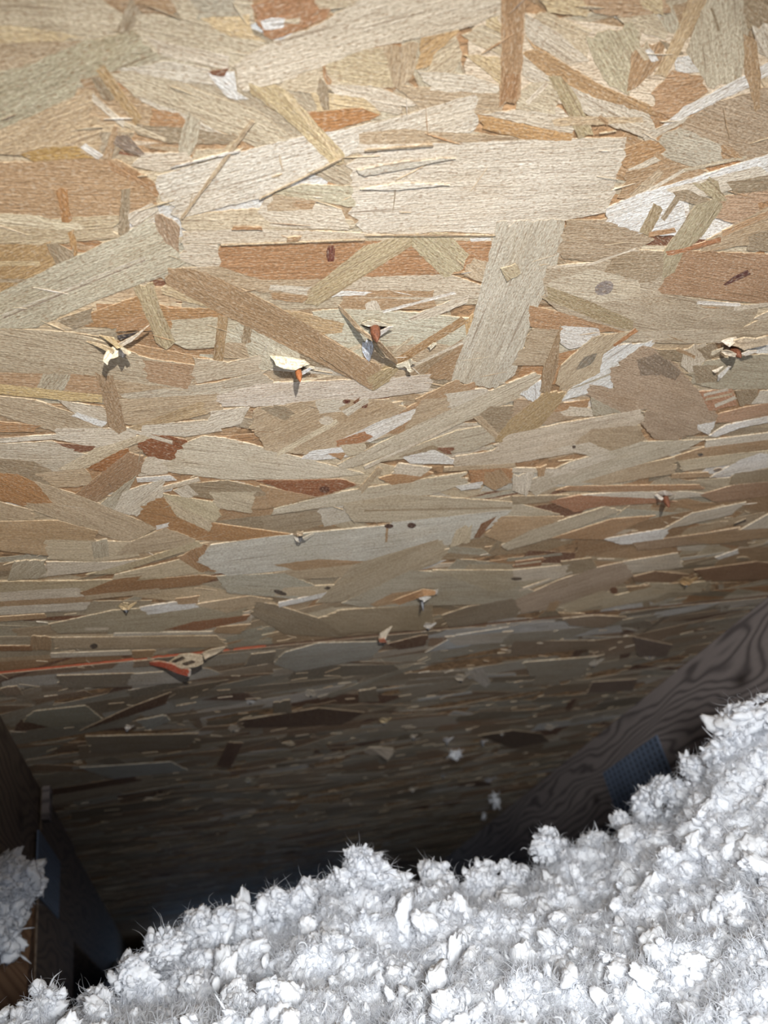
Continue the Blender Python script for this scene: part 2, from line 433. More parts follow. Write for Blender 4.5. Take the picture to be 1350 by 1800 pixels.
# -- left middle
P("-40,388 210,376 215,415 80,428 -40,426", (196, 174, 136)); P("-40,370 60,376 140,392 146,400 120,404 -40,388", (214, 198, 164))
P("97,334 118,330 126,386 122,389 110,388", (180, 128, 72)); P("118,404 130,400 137,447 131,451", (184, 140, 84))
P("213,330 230,328 226,408 208,410", 'K')
P("-40,427 80,427 100,460 55,500 -40,520", (184, 148, 96)); S(-30, 462, 70, 460, 9, 'Y'); S(-30, 490, 60, 492, 7, 'K')
P("80,425 130,430 128,455 100,464", 'K')
P("225,375 270,352 280,375 262,400 230,395", 'L')
P("-40,532 100,462 215,412 265,378 300,410 312,440 340,452 300,475 250,495 170,525 60,575 -40,574", (190, 177, 148))
S(5, 552, 255, 450, 3, 'L'); S(8, 556, 255, 455, 2, 'N')
P("270,372 285,375 302,385 316,398 314,440 290,425 275,400", (164, 136, 106))
P("315,382 370,372 480,362 620,385 620,400 450,402 320,406", (204, 186, 154))
P("320,405 450,400 700,410 700,418 400,426 320,425", 'L')
P("320,427 385,427 389,448 388,466 350,470 320,455", 'L')
P("388,428 640,420 882,418 872,455 790,482 680,486 385,492", (180, 132, 86))
P("575,430 588,429 588,456 577,458 573,448", (120, 66, 50))
P("640,415 800,411 870,412 868,422 640,421", 'C'); S(825, 420, 862, 418, 6, 'W')
P("320,468 385,466 460,490 540,492 540,510 400,500", 'T')
P("130,560 240,518 300,540 400,540 432,560 310,582 150,572", (182, 136, 84)); P("100,560 160,540 165,565 130,575", 'K')
P("190,560 270,545 275,575 200,582", 'O')
P("300,560 432,552 440,604 330,612 300,600", (200, 186, 156))
P("285,505 295,492 340,503 400,540 385,546 330,528 285,515", (202, 178, 136))
P("400,585 430,558 520,600 530,640 440,650", (204, 192, 164))
P("395,600 430,600 440,628 395,628", 'T')
P("430,560 445,560 440,600 424,600", 'K')
P("235,502 268,494 285,545 312,604 292,612 275,600 255,550", (182, 162, 122))
S(392, 553, 380, 660, 18, (174, 142, 98))
# -- centre
P("530,322 620,325 622,362 480,338", (190, 178, 146)); P("480,342 600,365 612,402 480,396 450,370", 'L')
P("478,340 560,350 545,365 470,370", 'T'); P("520,350 555,352 548,366 522,366", 'B')
P("385,492 680,486 682,495 540,520 460,512", 'T')
P("600,486 790,480 845,500 842,522 760,526 600,520", (200, 182, 154)); P("600,508 760,509 760,520 600,520", 'B')
P("475,498 545,502 540,517 475,507", 'L'); P("572,520 590,508 655,511 640,516", 'W'); P("475,512 540,518 530,530 478,524", 'B')
P("600,520 760,525 770,540 600,545", 'B'); P("640,532 658,525 672,545 645,548", 'L', 1.2)
P("818,455 832,452 872,462 858,500 815,482", 'T')
P("548,545 600,540 700,545 850,560 835,600 700,646 560,604", (200, 192, 166), 0.06)
P("600,600 760,600 820,600 760,640 700,650 640,640", (198, 188, 158), 0.06)
P("716,556 800,522 822,516 820,530 760,556 720,562", 'L'); S(672, 546, 800, 512, 5, 'W')
P("815,560 850,540 845,600 820,600", (198, 160, 104))
P("705,412 738,409 720,432 556,536 536,532 546,505 640,430", (184, 164, 124))
P("718,427 740,410 786,407 822,445 812,470 795,475 780,486", (186, 169, 130))
P("450,540 520,545 605,566 600,582 560,586 460,562", (190, 158, 112))
P("640,610 760,600 808,608 755,655 690,660 640,640", 'T', 0.1)
P("730,646 818,590 822,600 812,628 755,658 720,656", (160, 134, 100)); P("760,640 830,590 838,650 810,668 740,662", (168, 134, 94), -.6)
S(697, 634, 815, 560, 14, (176, 136, 88)); S(722, 642, 830, 592, 5, 'L')
S(600, 618, 650, 600, 7, 'C'); S(690, 618, 725, 590, 6, 'C')
P("873,388 992,383 988,420 975,480 935,555 905,655 870,682 792,668 800,640 830,560", (199, 187, 164))
S(905, 400, 900, 455, 2, 'G'); S(914, 470, 900, 500, 2, 'G')
P("295,470 330,469 365,478 410,498 475,530 560,580 640,628 672,640 655,683 640,676 440,575 380,545 290,497", (172, 138, 98))
P("655,683 640,660 665,640 702,640 680,665", (178, 152, 106))
# -- right middle
P("994,385 1065,383 1148,418 1120,436 1045,457 985,452 980,440", (174, 150, 118))
P("1060,384 1066,364 1120,338 1240,304 1370,262 1370,300 1300,315 1270,328 1200,352 1210,400 1190,412 1135,412", (228, 224, 216))
P("1170,330 1330,290 1350,305 1260,340 1200,350", 'L'); P("1275,318 1370,302 1370,335 1295,345", 'K')
P("1250,345 1370,330 1370,380 1300,395 1255,380", (190, 156, 122)); P("1330,355 1370,348 1370,372 1335,375", 'O')
S(1155, 362, 1132, 408, 20, (164, 142, 104)); S(1190, 345, 1165, 382, 10, 'K'); P("1180,336 1205,330 1245,348 1230,358 1195,352", 'K')
P("1245,308 1260,318 1272,345 1262,354 1220,325", (176, 158, 120)); S(1140, 410, 1185, 402, 9, 'O')
P("960,470 1040,462 1110,436 1175,440 1200,470 1160,512 1240,525 1335,537 1322,560 1300,577 1100,582 1000,562 950,520", (188, 167, 136))
P("1090,440 1180,440 1178,470 1150,492 1080,500 1060,475", 'K')
P("970,490 1040,470 1120,490 1130,520 1050,530 960,505", (200, 184, 156))
S(960, 468, 1042, 461, 4, 'L'); S(1040, 461, 1112, 436, 4, 'L')
E(1061, 504, 18, 12, (150, 136, 126), -.4)
P("960,500 1030,525 1112,562 1110,578 1080,573 953,522", (170, 148, 108))
P("1350,360 1370,360 1370,430 1300,430 1230,445 1240,420", 'T'); P("1320,410 1370,395 1370,440 1310,438", 'K')
P("1185,438 1250,440 1370,446 1370,535 1240,522 1162,514 1160,500 1175,470", (174, 134, 96))
P("1270,498 1288,484 1312,472 1319,480 1300,488 1282,497 1272,502", (98, 58, 50))
P("1210,375 1222,358 1265,350 1268,362 1232,415 1200,440 1185,475 1162,490 1165,440", (174, 157, 120))
P("1168,440 1200,434 1265,414 1266,424 1220,436 1172,448", (180, 120, 74)); S(1270, 408, 1370, 364, 10, (192, 152, 108))
S(1225, 530, 1300, 534, 6, 'W'); S(1290, 540, 1350, 533, 7, 'L')
P("930,535 990,548 1100,582 985,580 930,572", (184, 140, 96)); P("935,575 990,578 960,640 900,640", 'T', .05)
P("985,570 1050,575 1060,600 1000,612 982,600", 'W')
P("1040,596 1100,580 1300,576 1370,540 1370,598 1200,602", (200, 182, 154))
P("1320,560 1370,535 1370,560", 'L')
# -- second band, left
P("-40,652 170,655 185,690 -40,682", (184, 148, 108)); P("75,655 125,655 105,700 60,690", 'G')
P("170,655 345,650 345,680 200,700", (190, 164, 128))
P("210,690 380,670 460,650 480,672 380,702 230,722", (198, 180, 152))
P("200,700 380,690 390,720 230,745 205,735", 'T'); P("100,700 190,715 190,740 140,730", 'L')
P("-40,574 60,577 130,582 190,600 260,628 345,640 342,660 330,682 250,672 150,656 -40,650", (190, 171, 140)); P("250,630 345,640 342,660 330,682 262,668", (176, 142, 106))
P("340,625 400,635 460,620 460,650 380,665 345,672", (202, 184, 156))
P("-40,690 60,700 135,725 185,745 165,772 100,757 -40,715", (186, 162, 128)); P("-40,668 90,682 180,692 180,706 110,701 -40,686", (208, 178, 120))
P("-40,735 70,745 60,757 -40,757", 'O'); P("135,722 190,740 178,748 130,730", 'W')
P("100,750 230,750 240,770 170,785 100,770", 'L')
P("168,656 198,657 210,700 223,755 210,762 190,745 182,700", (170, 140, 104))
P("220,752 300,722 350,704 362,712 366,725 300,740 230,758", (190, 162, 120))
P("250,745 380,735 390,755 330,765 250,760", 'L')
P("380,692 460,671 640,664 700,660 757,655 752,685 560,712 460,712 390,712", (212, 196, 176))
P("370,720 440,712 420,745 360,755", 'L')
P("95,775 168,782 165,788 130,795", 'R'); P("-40,780 90,773 130,790 168,800 100,832 -40,800", (200, 182, 154))
P("-40,800 60,808 110,835 90,850 -40,828", 'K')
P("245,760 300,764 330,772 318,798 300,807 262,802 245,784", (142, 86, 48)); P("165,802 225,785 222,815 182,828 148,815", (166, 108, 56))
S(-30, 774, 140, 762, 8, 'L'); S(222, 752, 302, 775, 6, 'L')
P("100,822 165,787 250,762 265,768 215,787 130,832", 'C')
P("60,830 150,820 165,850 100,855", 'T')
P("240,815 262,800 300,808 295,830 245,835", 'L'); P("240,838 300,833 310,842 245,845", 'W')
P("225,792 252,800 248,828 165,884 130,868", (164, 128, 92)); P("240,833 172,886 200,897 228,858", 'G')
P("325,777 355,764 400,768 520,800 640,830 560,839 400,841 290,826 305,805", (206, 190, 162))
P("450,842 600,840 628,850 560,871 520,866", (146, 90, 52)); E(570, 858, 10, 6, (98, 58, 40))
P("300,850 400,842 460,855 520,868 440,885 340,870", 'K'); P("330,850 350,868 325,875 305,860", 'L'); S(265, 862, 350, 840, 7, 'L')
P("440,870 520,868 480,890 430,895", 'B'); P("370,862 450,862 440,900 380,890", 'C')
P("215,862 285,840 287,870 240,905 200,896", 'L'); P("285,865 375,880 390,905 360,925 300,900", (200, 182, 144))
P("265,875 287,869 310,900 380,918 500,935 545,945 440,949 300,946 240,906", (176, 128, 76)); P("287,869 330,895 375,915 368,932 310,905", 'C')
P("-40,828 30,830 90,858 100,900 50,890 -40,865", (178, 126, 72)); P("60,842 150,872 275,925 225,953 150,928 60,895 40,885 90,880", (194, 168, 132))
P("-40,870 60,895 60,912 -40,912", 'T'); S(275, 925, 295, 920, 7, 'W')
# -- second band, centre and right
P("450,715 560,700 680,700 720,720 700,760 560,800 470,790 440,750", (190, 164, 128), -.5)
P("480,765 560,708 600,700 688,704 698,720 620,760 555,797 520,790", (184, 158, 122)); P("555,700 610,698 600,720 560,725", 'L')
P("457,714 480,709 500,712 518,724 500,736 475,726", 'K')
E(608, 703, 8, 4, (112, 62, 44)); E(640, 710, 6, 5, (112, 62, 44), -.5); P("620,705 632,695 628,708", 'R')
P("600,720 640,698 648,704 610,730", 'L'); S(487, 796, 592, 738, 9, (208, 190, 156)); E(573, 737, 13, 8, 'L')
P("640,760 740,700 830,670 838,690 780,720 700,760", (174, 134, 92)); P("730,700 800,665 840,690 780,720", 'B', -.7)
P("600,770 660,740 740,712 745,722 650,775", 'W'); P("590,772 640,756 655,766 620,786 592,782", (172, 116, 70))
P("530,804 545,790 600,783 612,800 560,806", 'W'); P("575,795 612,792 600,806", 'O'); P("595,780 640,775 640,795 610,800", 'C')
P("740,700 850,690 900,700 800,745 700,770", 'T'); P("780,690 850,680 880,690 800,730", 'L')
P("900,668 940,652 947,664 905,700 800,746 720,782 640,812 600,824 592,815 720,750 850,690", (202, 185, 156)); S(640, 820, 790, 748, 6, 'L')
P("660,810 720,785 800,755 872,742 876,770 830,790 740,800", (192, 175, 146)); P("700,800 760,780 790,790 750,806", 'K')
P("708,800 765,788 795,805 870,800 860,815 720,812", 'W'); P("765,785 796,783 793,796 782,795", 'R')
P("830,730 870,725 900,740 870,770", 'T'); P("860,712 960,710 980,725 930,752 880,760 840,725", 'K')
P("900,700 980,700 1030,725 960,745 900,735", (178, 150, 116)); P("915,715 1000,705 1035,700 1030,715 940,725", 'O'); P("1000,712 1040,715 1042,730 990,728", 'L')
P("985,703 1002,680 1050,648 1062,605 1150,600 1138,612 1095,634 1080,655 1075,682 1020,692", (232, 230, 224)); P("912,690 950,666 948,700 936,704", (230, 226, 218))
S(1002, 682, 1072, 655, 3, 'G'); S(1000, 684, 1078, 660, 3, 'W')
P("985,640 1040,590 1115,580 1060,620 1050,655 1000,680 975,672", (196, 172, 136)); P("1010,648 1025,625 1048,618 1040,636 1022,646", (136, 126, 108))
P("972,600 985,565 980,640 965,690 948,686 955,640", (168, 140, 104)); S(1118, 577, 1078, 605, 8, (186, 128, 76), 5)
P("1075,642 1130,604 1150,610 1190,640 1230,690 1262,730 1245,752 1192,772 1150,770 1125,742 1136,718 1090,723 1030,692 1035,672 1080,682 1072,664", (180, 153, 123), .3, 1.6)
P("1118,632 1150,618 1178,634 1197,652 1186,666 1160,656 1125,658", (146, 126, 104), .5)
P("1150,612 1190,612 1212,626 1200,633 1165,628", 'K'); P("1200,612 1240,600 1240,630 1215,655 1195,640", 'L'); P("1225,612 1255,600 1265,620 1240,630", 'K'); S(1190, 612, 1220, 625, 6, 'B')
P("1212,655 1240,632 1290,624 1370,618 1370,681 1260,682 1218,672", (186, 173, 144)); P("1215,640 1260,640 1262,668 1222,672", 'K')
P("1037,695 1050,702 1090,722 1042,729", 'G')
P("1228,686 1285,680 1295,710 1245,720", (186, 136, 100)); S(1236, 692, 1278, 682, 5, 'L'); S(1256, 711, 1292, 696, 6, 'L'); S(1240, 700, 1285, 690, 4, 'C')
P("1290,684 1330,682 1330,705 1300,712", 'K'); P("1335,685 1370,682 1370,705 1320,708", 'L')
P("1255,740 1262,725 1300,715 1370,702 1370,725 1275,741", (188, 146, 110)); P("1225,745 1258,738 1245,762 1225,753", 'W'); P("1245,764 1275,745 1370,724 1370,736 1300,750 1258,766", 'W')
P("960,685 993,688 985,706 950,746 884,779 868,772 895,735", (172, 144, 98))
P("868,790 890,762 985,742 1125,717 1132,736 1115,748 1030,790 900,812 795,818 800,800", (202, 183, 156))
P("1037,752 1125,745 1132,772 1092,802 1000,785", (182, 158, 124)); P("975,785 1035,775 1100,802 1040,800", 'L'); E(1008, 783, 4, 3, 'X')
P("1100,782 1125,774 1237,771 1200,790 1100,822 1020,852 950,846 1040,800", (200, 186, 160)); P("915,850 1000,810 1035,800 1080,805 980,850 940,870", (192, 174, 146))
P("1020,845 1120,815 1190,800 1185,830 1060,850", 'T'); P("1000,810 1060,795 1085,800 960,840", 'L')
P("1185,800 1250,780 1370,768 1370,785 1240,800 1190,808", 'B'); S(1240, 778, 1370, 762, 12, 'L'); P("1190,808 1290,795 1350,790 1330,808 1200,826", 'C')
P("1245,838 1300,806 1335,794 1370,798 1370,815 1290,832", 'W'); E(1260, 824, 7, 3, 'N', -.2); S(1180, 835, 1245, 832, 8, 'B'); E(1230, 797, 5, 3, 'X')
P("480,892 600,862 700,846 820,828 823,846 760,866 600,886 480,902", (200, 185, 158)); P("455,850 480,890 600,860 560,872", 'B')
P("665,838 730,820 762,830 720,846 688,850", 'O'); P("700,812 760,820 740,835 690,830", 'L'); P("822,818 905,822 898,842 862,850 826,846", (174, 126, 80)); S(780, 823, 905, 815, 7, 'T')
P("800,852 850,843 845,855 810,860", 'W'); P("850,830 880,822 900,845 870,860 850,850", 'B'); S(632, 862, 668, 822, 10, 'T')
S(900, 824, 1010, 826, 8, 'L'); P("942,820 960,815 955,835 945,835", 'B'); P("900,835 940,825 925,870 900,860", 'L')
P("600,882 700,866 900,880 985,902 820,915 620,915", (192, 174, 144)); S(640, 895, 900, 890, 3, 'K')
P("975,860 1000,852 1230,850 1235,858 1100,862", (174, 132, 92)); P("1020,868 1100,862 1210,862 1260,868 1180,875 1060,874", 'L')
P("962,878 1020,868 1150,874 1190,880 1050,888 1010,898", (170, 118, 82)); P("900,870 1000,868 960,880 900,885", 'K')
P("1228,868 1290,850 1370,843 1370,866 1260,882", (166, 130, 98)); P("1290,830 1370,818 1370,842 1280,850", 'K')
# -- third band
P("-40,914 100,912 170,930 165,965 90,975 -40,960", (186, 154, 112)); P("80,945 240,950 245,975 170,985 85,980", 'C'); P("160,948 188,945 192,975 165,980", 'G')
P("25,984 80,982 82,1012 12,1018", 'G'); P("80,985 200,985 300,975 180,1000 85,1010", 'L'); P("225,952 290,925 345,945 340,958 200,975", 'T')
P("150,1008 250,980 345,948 362,955 200,1006", (190, 170, 132)); P("200,1008 340,975 355,990 360,1005 200,1020", 'C')
P("-40,1020 150,1018 300,1010 180,1035 -40,1040", (188, 168, 132)); P("-40,1040 140,1030 150,1048 -40,1056", 'L')
P("140,1039 200,1016 250,1009 240,1018 350,1008 385,1012 350,1026 180,1044 150,1046", (160, 116, 72)); P("345,960 365,954 356,985 388,994 378,1002 350,1002 312,978", (174, 134, 92))
S(-30, 1061, 160, 1050, 10, 'B'); S(150, 1048, 280, 1035, 8, 'T'); P("-40,1066 160,1055 150,1070 -40,1080", 'L'); S(-30, 1088, 80, 1080, 8, 'B')
P("85,1095 200,1070 330,1062 440,1060 420,1085 280,1108 100,1110", (176, 158, 126)); P("245,1065 345,1050 350,1065 260,1078", 'W'); P("310,1050 350,1045 348,1058 312,1060", 'B')
S(150, 1103, 190, 1102, 4, 'L'); S(200, 1113, 372, 1110, 5, 'L'); P("90,1118 380,1115 400,1135 100,1138", 'T'); E(165, 1133, 7, 5, 'X')
P("290,1104 340,1090 440,1078 432,1088 350,1106", (150, 98, 58)); P("380,1100 440,1095 420,1112 378,1110", 'B'); P("340,1060 440,1045 480,1052 400,1075", 'T')
P("55,1115 90,1118 90,1140 52,1140", 'B'); S(-30, 1137, 55, 1137, 9, (150, 104, 62)); S(90, 1150, 230, 1145, 8, 'L'); P("232,1142 270,1140 268,1165 235,1168", 'B')
P("345,985 370,955 470,941 680,921 690,915 900,893 870,918 830,945 770,960 660,985 500,1000 400,1010", (202, 196, 180))
P("450,1010 580,985 720,985 640,1010 470,1018", 'T'); P("480,990 560,980 660,985 520,1000", 'B')
P("380,1010 500,1005 560,1030 520,1050 400,1040", (186, 178, 156)); P("450,1055 482,1060 560,1085 620,1110 600,1118 500,1112 440,1076", (150, 132, 104))
P("480,1045 500,1030 600,1025 560,1045", 'C'); S(490, 1061, 632, 1030, 8, 'W'); E(492, 1039, 12, 4, 'X', .3); E(575, 1031, 6, 3, 'X'); S(680, 925, 678, 950, 4, 'B'); E(683, 922, 8, 4, 'D'); E(723, 921, 8, 5, 'D')
P("555,1058 620,990 770,945 790,962 772,985 700,1015 600,1055", (182, 164, 134)); P("600,1058 720,1000 860,1010 960,1045 850,1060 640,1065", (180, 166, 140))
P("650,1060 690,1040 740,1035 720,1055 660,1064", 'B'); P("600,1070 760,1060 760,1105 600,1110 560,1085", (166, 146, 114))
P("775,1080 820,1065 900,1050 916,1058 908,1082 800,1101 790,1100", (144, 126, 102)); P("760,1000 900,1000 980,1010 870,1040 790,1010", (182, 166, 136))
P("870,950 895,935 875,960 858,968", 'K'); P("800,930 830,918 825,950 790,960", 'C'); P("832,942 845,918 872,905 858,922 842,943", (140, 96, 62))
P("850,940 880,905 990,905 960,930 900,955", (184, 152, 112)); P("880,956 930,930 1062,888 1092,895 960,946 890,966", (196, 178, 148)); P("968,944 1075,910 1152,904 1110,922 1060,946", (178, 138, 96))
P("905,985 955,978 950,992 902,995", (160, 110, 76)); S(905, 990, 950, 984, 3, 'C'); P("985,985 1040,978 1050,1000 990,1010", 'K'); P("900,1000 1000,990 990,1012 905,1020", 'L')
E(907, 1015, 10, 3, 'X'); S(912, 1036, 1005, 1003, 4, 'L')
P("905,1052 980,1018 1050,995 1098,985 1112,1010 1080,1032 1000,1062 915,1076", (178, 154, 128)); P("975,1065 1060,1035 1100,1050 1000,1075", 'C'); E(1078, 1036, 7, 6, 'R'); P("965,1058 985,1055 975,1072 960,1072", 'B')
P("1110,1012 1150,1002 1210,1008 1180,1022 1115,1020", (152, 116, 84)); P("1100,1030 1200,1022 1240,1035 1110,1045", 'B'); P("1095,985 1190,970 1200,995 1110,1005", 'L')
P("1060,945 1120,935 1180,925 1160,950 1090,955", 'W'); P("1110,952 1240,935 1300,925 1270,950 1120,965", (174, 144, 112)); P("1165,928 1215,900 1312,880 1285,902 1200,922", (204, 188, 164))
P("1290,935 1370,890 1370,930 1300,948", 'L'); P("1200,945 1280,930 1370,925 1370,940 1250,955", 'B'); P("1255,978 1295,964 1298,970 1262,982", 'W'); P("1220,1000 1330,985 1370,990 1370,1015 1240,1020", (152, 114, 82)); E(1305, 980, 12, 3, 'K'); S(1290, 920, 1310, 912, 4, 'X')
P("1050,1052 1150,1028 1200,1030 1150,1050 1060,1068", 'C'); P("1140,1022 1200,1025 1250,1018 1230,1040 1150,1040", 'C')
# -- beyond the seam
P("500,1142 560,1125 680,1123 650,1152 520,1176 480,1162", (186, 180, 162)); P("748,1142 800,1112 892,1098 872,1112 820,1132", (194, 194, 190)); P("680,1127 740,1112 752,1112 745,1130 700,1137", (120, 78, 48))
P("100,1182 240,1178 232,1202 110,1204", 'K'); P("440,1145 485,1140 480,1160 430,1165", 'K'); P("0,1205 30,1200 40,1215 10,1218", 'B'); P("230,1180 330,1172 320,1195 225,1200", 'L')
P("140,1280 230,1238 300,1212 292,1232 200,1262", (112, 72, 40)); P("60,1245 150,1235 180,1258 100,1276 40,1262", (168, 160, 132)); P("240,1262 290,1252 300,1262 260,1278", (184, 184, 172))
P("380,1342 400,1300 427,1302 405,1345", 'R'); P("480,1230 510,1225 512,1248 480,1250", 'K'); P("630,1210 660,1205 665,1228 630,1230", 'K'); P("140,1345 300,1335 330,1350 200,1365", (180, 184, 178))
P("420,1262 560,1240 640,1248 600,1270 430,1275", (110, 74, 48)); P("1110,1115 1180,1130 1170,1150 1120,1150", (140, 112, 94)); P("1040,1195 1120,1190 1110,1210 1030,1215", (140, 112, 94))
P("780,1115 900,1105 880,1125 800,1130", 'L'); P("980,1075 1100,1080 1060,1100 1000,1095", 'B')
P("840,1290 900,1280 950,1286 965,1300 900,1312", (110, 84, 66)); P("150,1290 350,1285 330,1310 160,1320", 'K'); P("920,1160 1050,1150 1020,1180 930,1185", 'G')

P("560,582 640,628 672,640 655,683 640,676 560,622", (172, 138, 98)); P("655,683 645,660 668,648 704,640 682,668", (180, 154, 108))
S(444, 210, 320, 380, 6, 'T', 4); P("625,296 700,282 800,274 730,290 640,306", (197, 186, 166)); P("632,330 700,318 790,322 700,330", (222, 212, 194)); S(640, 262, 760, 252, 3, 'K'); S(410, 398, 460, 398, 5, 'O')
P("880,470 905,460 915,478 890,492", (190, 172, 136)); P("505,414 530,412 525,420 505,422", 'B'); S(300, 290, 420, 262, 3, 'W'); S(460, 345, 600, 276, 2, 'K'); S(640, 411, 870, 411, 2, 'K'); S(388, 428, 640, 419, 2, 'K')
for i, (pp, col, ang, jit) in enumerate(TR):
    poly = [on_roof(x, y)[:2] for x, y in pp]
    small = isinstance(col, str) and col in 'DX'
    my = sum(q[1] for q in pp) / len(pp)
    de = float(np.interp(my, [0, 650, 900, 1150], [1.0, 1.0, 1.2, 1.2]))   # these colours were read off dimmer ground
    add(poly, tuple(min(.85, k_ * de) for k_ in albedo(col, .03)), .0005 + .0000014 * i, ang=ang, jit=jit, step=.0016)
# loose slivers and lifted fibres lying over the strands
for i in range(620):
    s = random.uniform(.05, .55) if i < 380 else random.uniform(.5, 1.0)
    u = random.uniform(-.12, .32) * (.6 + s * 1.6); L = random.uniform(.003, .014); W_ = random.uniform(.0002, .0006)
    a = random.gauss(0, .35) if random.random() < .8 else random.uniform(-1.5, 1.5)
    g = np.array([math.cos(a), math.sin(a)]); p = np.array([-g[1], g[0]]); c = np.array([u, s])
    poly = [tuple(c - g * L / 2), tuple(c + p * W_ / 2), tuple(c + g * L / 2), tuple(c - p * W_ / 2)]
    add(poly, albedo(random.choice('WLLCCTKBON'), .1), .00085, ang=a, step=.004, jit=.5)
ceiling_near = near.build('ceiling')
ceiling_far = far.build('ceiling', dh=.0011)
for o, l in ((ceiling_near, 'pale strand board roof sheathing sloping overhead on the near side of the seam'),
             (ceiling_far, 'shadowed strand board roof sheathing beyond the seam towards the eave')):
    tag(o, l, 'roof sheathing', kind='structure')
# ------------------------------------------------------------------ boxes in the roof frame with board grain
def roof_board(name, u0, u1, s0, s1, h0, h1, mat, parent=None, along='s', bev=.0015, ends=None):
    """a sawn board; uv in centimetres, x along its length"""
    us = [u0, u1]; hs = [h0, h1]; ss = list(np.linspace(s0, s1, 12))
    V = []; Fc = []; UV = []
    def quad(pts, uvs):
        k = len(V); V.extend([roof_w(*p) for p in pts]); Fc.append([k, k + 1, k + 2, k + 3]); UV.extend(uvs)
    b = bev
    for i in range(len(ss) - 1):
        a, c = ss[i], ss[i + 1]
        ring = [(u0 + b, h0), (u1 - b, h0), (u1, h0 + b), (u1, h1 - b), (u1 - b, h1), (u0 + b, h1), (u0, h1 - b), (u0, h0 + b)]
        for j in range(8):
            p, q = ring[j], ring[(j + 1) % 8]
            if along == 's':
                lp = (p[1] if abs(p[0] - q[0]) < b * 1.01 + 1e-6 or j in (1, 5) else p[0] + 3); 
            per = {2: p[1], 6: p[1], 0: p[0] + 2, 4: p[0] + 5}.get(j, p[1]); peq = {2: q[1], 6: q[1], 0: q[0] + 2, 4: q[0] + 5}.get(j, q[1])
            quad([(p[0], a, p[1]), (p[0], c, p[1]), (q[0], c, q[1]), (q[0], a, q[1])], [(a * 100, per * 100), (c * 100, per * 100), (c * 100, peq * 100), (a * 100, peq * 100)])
    for s in (s0, s1):
        ring = [(u0 + b, h0), (u1 - b, h0), (u1, h0 + b), (u1, h1 - b), (u1 - b, h1), (u0 + b, h1), (u0, h1 - b), (u0, h0 + b)]
        k = len(V); V.extend([roof_w(p[0], s, p[1]) for p in ring]); Fc.append([k + j for j in (range(8) if s == s0 else range(7, -1, -1))]); UV.extend([(p[0] * 100, p[1] * 100) for p in ring])
    me = mesh_from(name, V, Fc, (mat,)); ul = me.uv_layers.new(name='grain'); ul.data.foreach_set('uv', np.array(UV, np.float32).ravel())
    return link_mesh(name, me, parent)

def world_board(name, x0, x1, quad_yz, mat, parent=None):
    """board lying in a truss: four corners (y, z rel. to drywall) extruded along x"""
    q = [np.array(p, float) for p in quad_yz]; V = []; Fc = []; UV = []
    ax = (q[1] - q[0]); ax = ax / np.linalg.norm(ax); n_ = np.array([-ax[1], ax[0]])
    for x in (x0, x1):
        for p in q: V.append((x, p[0], p[1]))
    def f(idx, uv): Fc.append(idx); UV.extend(uv)
    g = [((p - q[0]) @ ax * 100, (p - q[0]) @ n_ * 100) for p in q]
    f([0, 3, 2, 1], [g[0], g[3], g[2], g[1]]); f([4, 5, 6, 7], g)
    for j in range(4):
        k = (j + 1) % 4; f([j, k, k + 4, j + 4], [g[j], g[k], (g[k][0], g[k][1] + 4), (g[j][0], g[j][1] + 4)])
    me = mesh_from(name, V, Fc, (mat,)); ul = me.uv_layers.new(name='grain'); ul.data.foreach_set('uv', np.array(UV, np.float32).ravel())
    o = link_mesh(name, me, parent)
    bm = o.modifiers.new('soft', 'BEVEL'); bm.width = .0015; bm.segments = 2
    return o

M_LUM_R = mat_lumber('grey_pine', (.075, .062, .060), (.30, .255, .235), knots=((53.5, 17.2, 2.7, 2.3), (71, 16.4, 2.4, -2.0), (47, 14.0, 2.2, 1.6), (84, 15.5, 2.2, -1.5)))
M_LUM_L = mat_lumber('brown_pine', (.095, .065, .045), (.21, .155, .11), knots=((62, 17, 3, 2.5),))
M_LUM_W = mat_lumber('umber_pine', (.10, .052, .028), (.21, .12, .066))
def mat_plate():
    t = NT('galvanised_plate'); co = t.n('ShaderNodeTexCoord').outputs['Object']
    z = t.noise(co, 60, 3, .6)
    return t.out(t.mix(z, (.13, .175, .26, 1), (.19, .24, .33, 1)), .5, z, .2, .001, Metallic=.15)
M_PLATE = mat_plate()
M_HOLE = mat_plain('punched_slot', (.05, .06, .08), .9, 100, .2, .1)

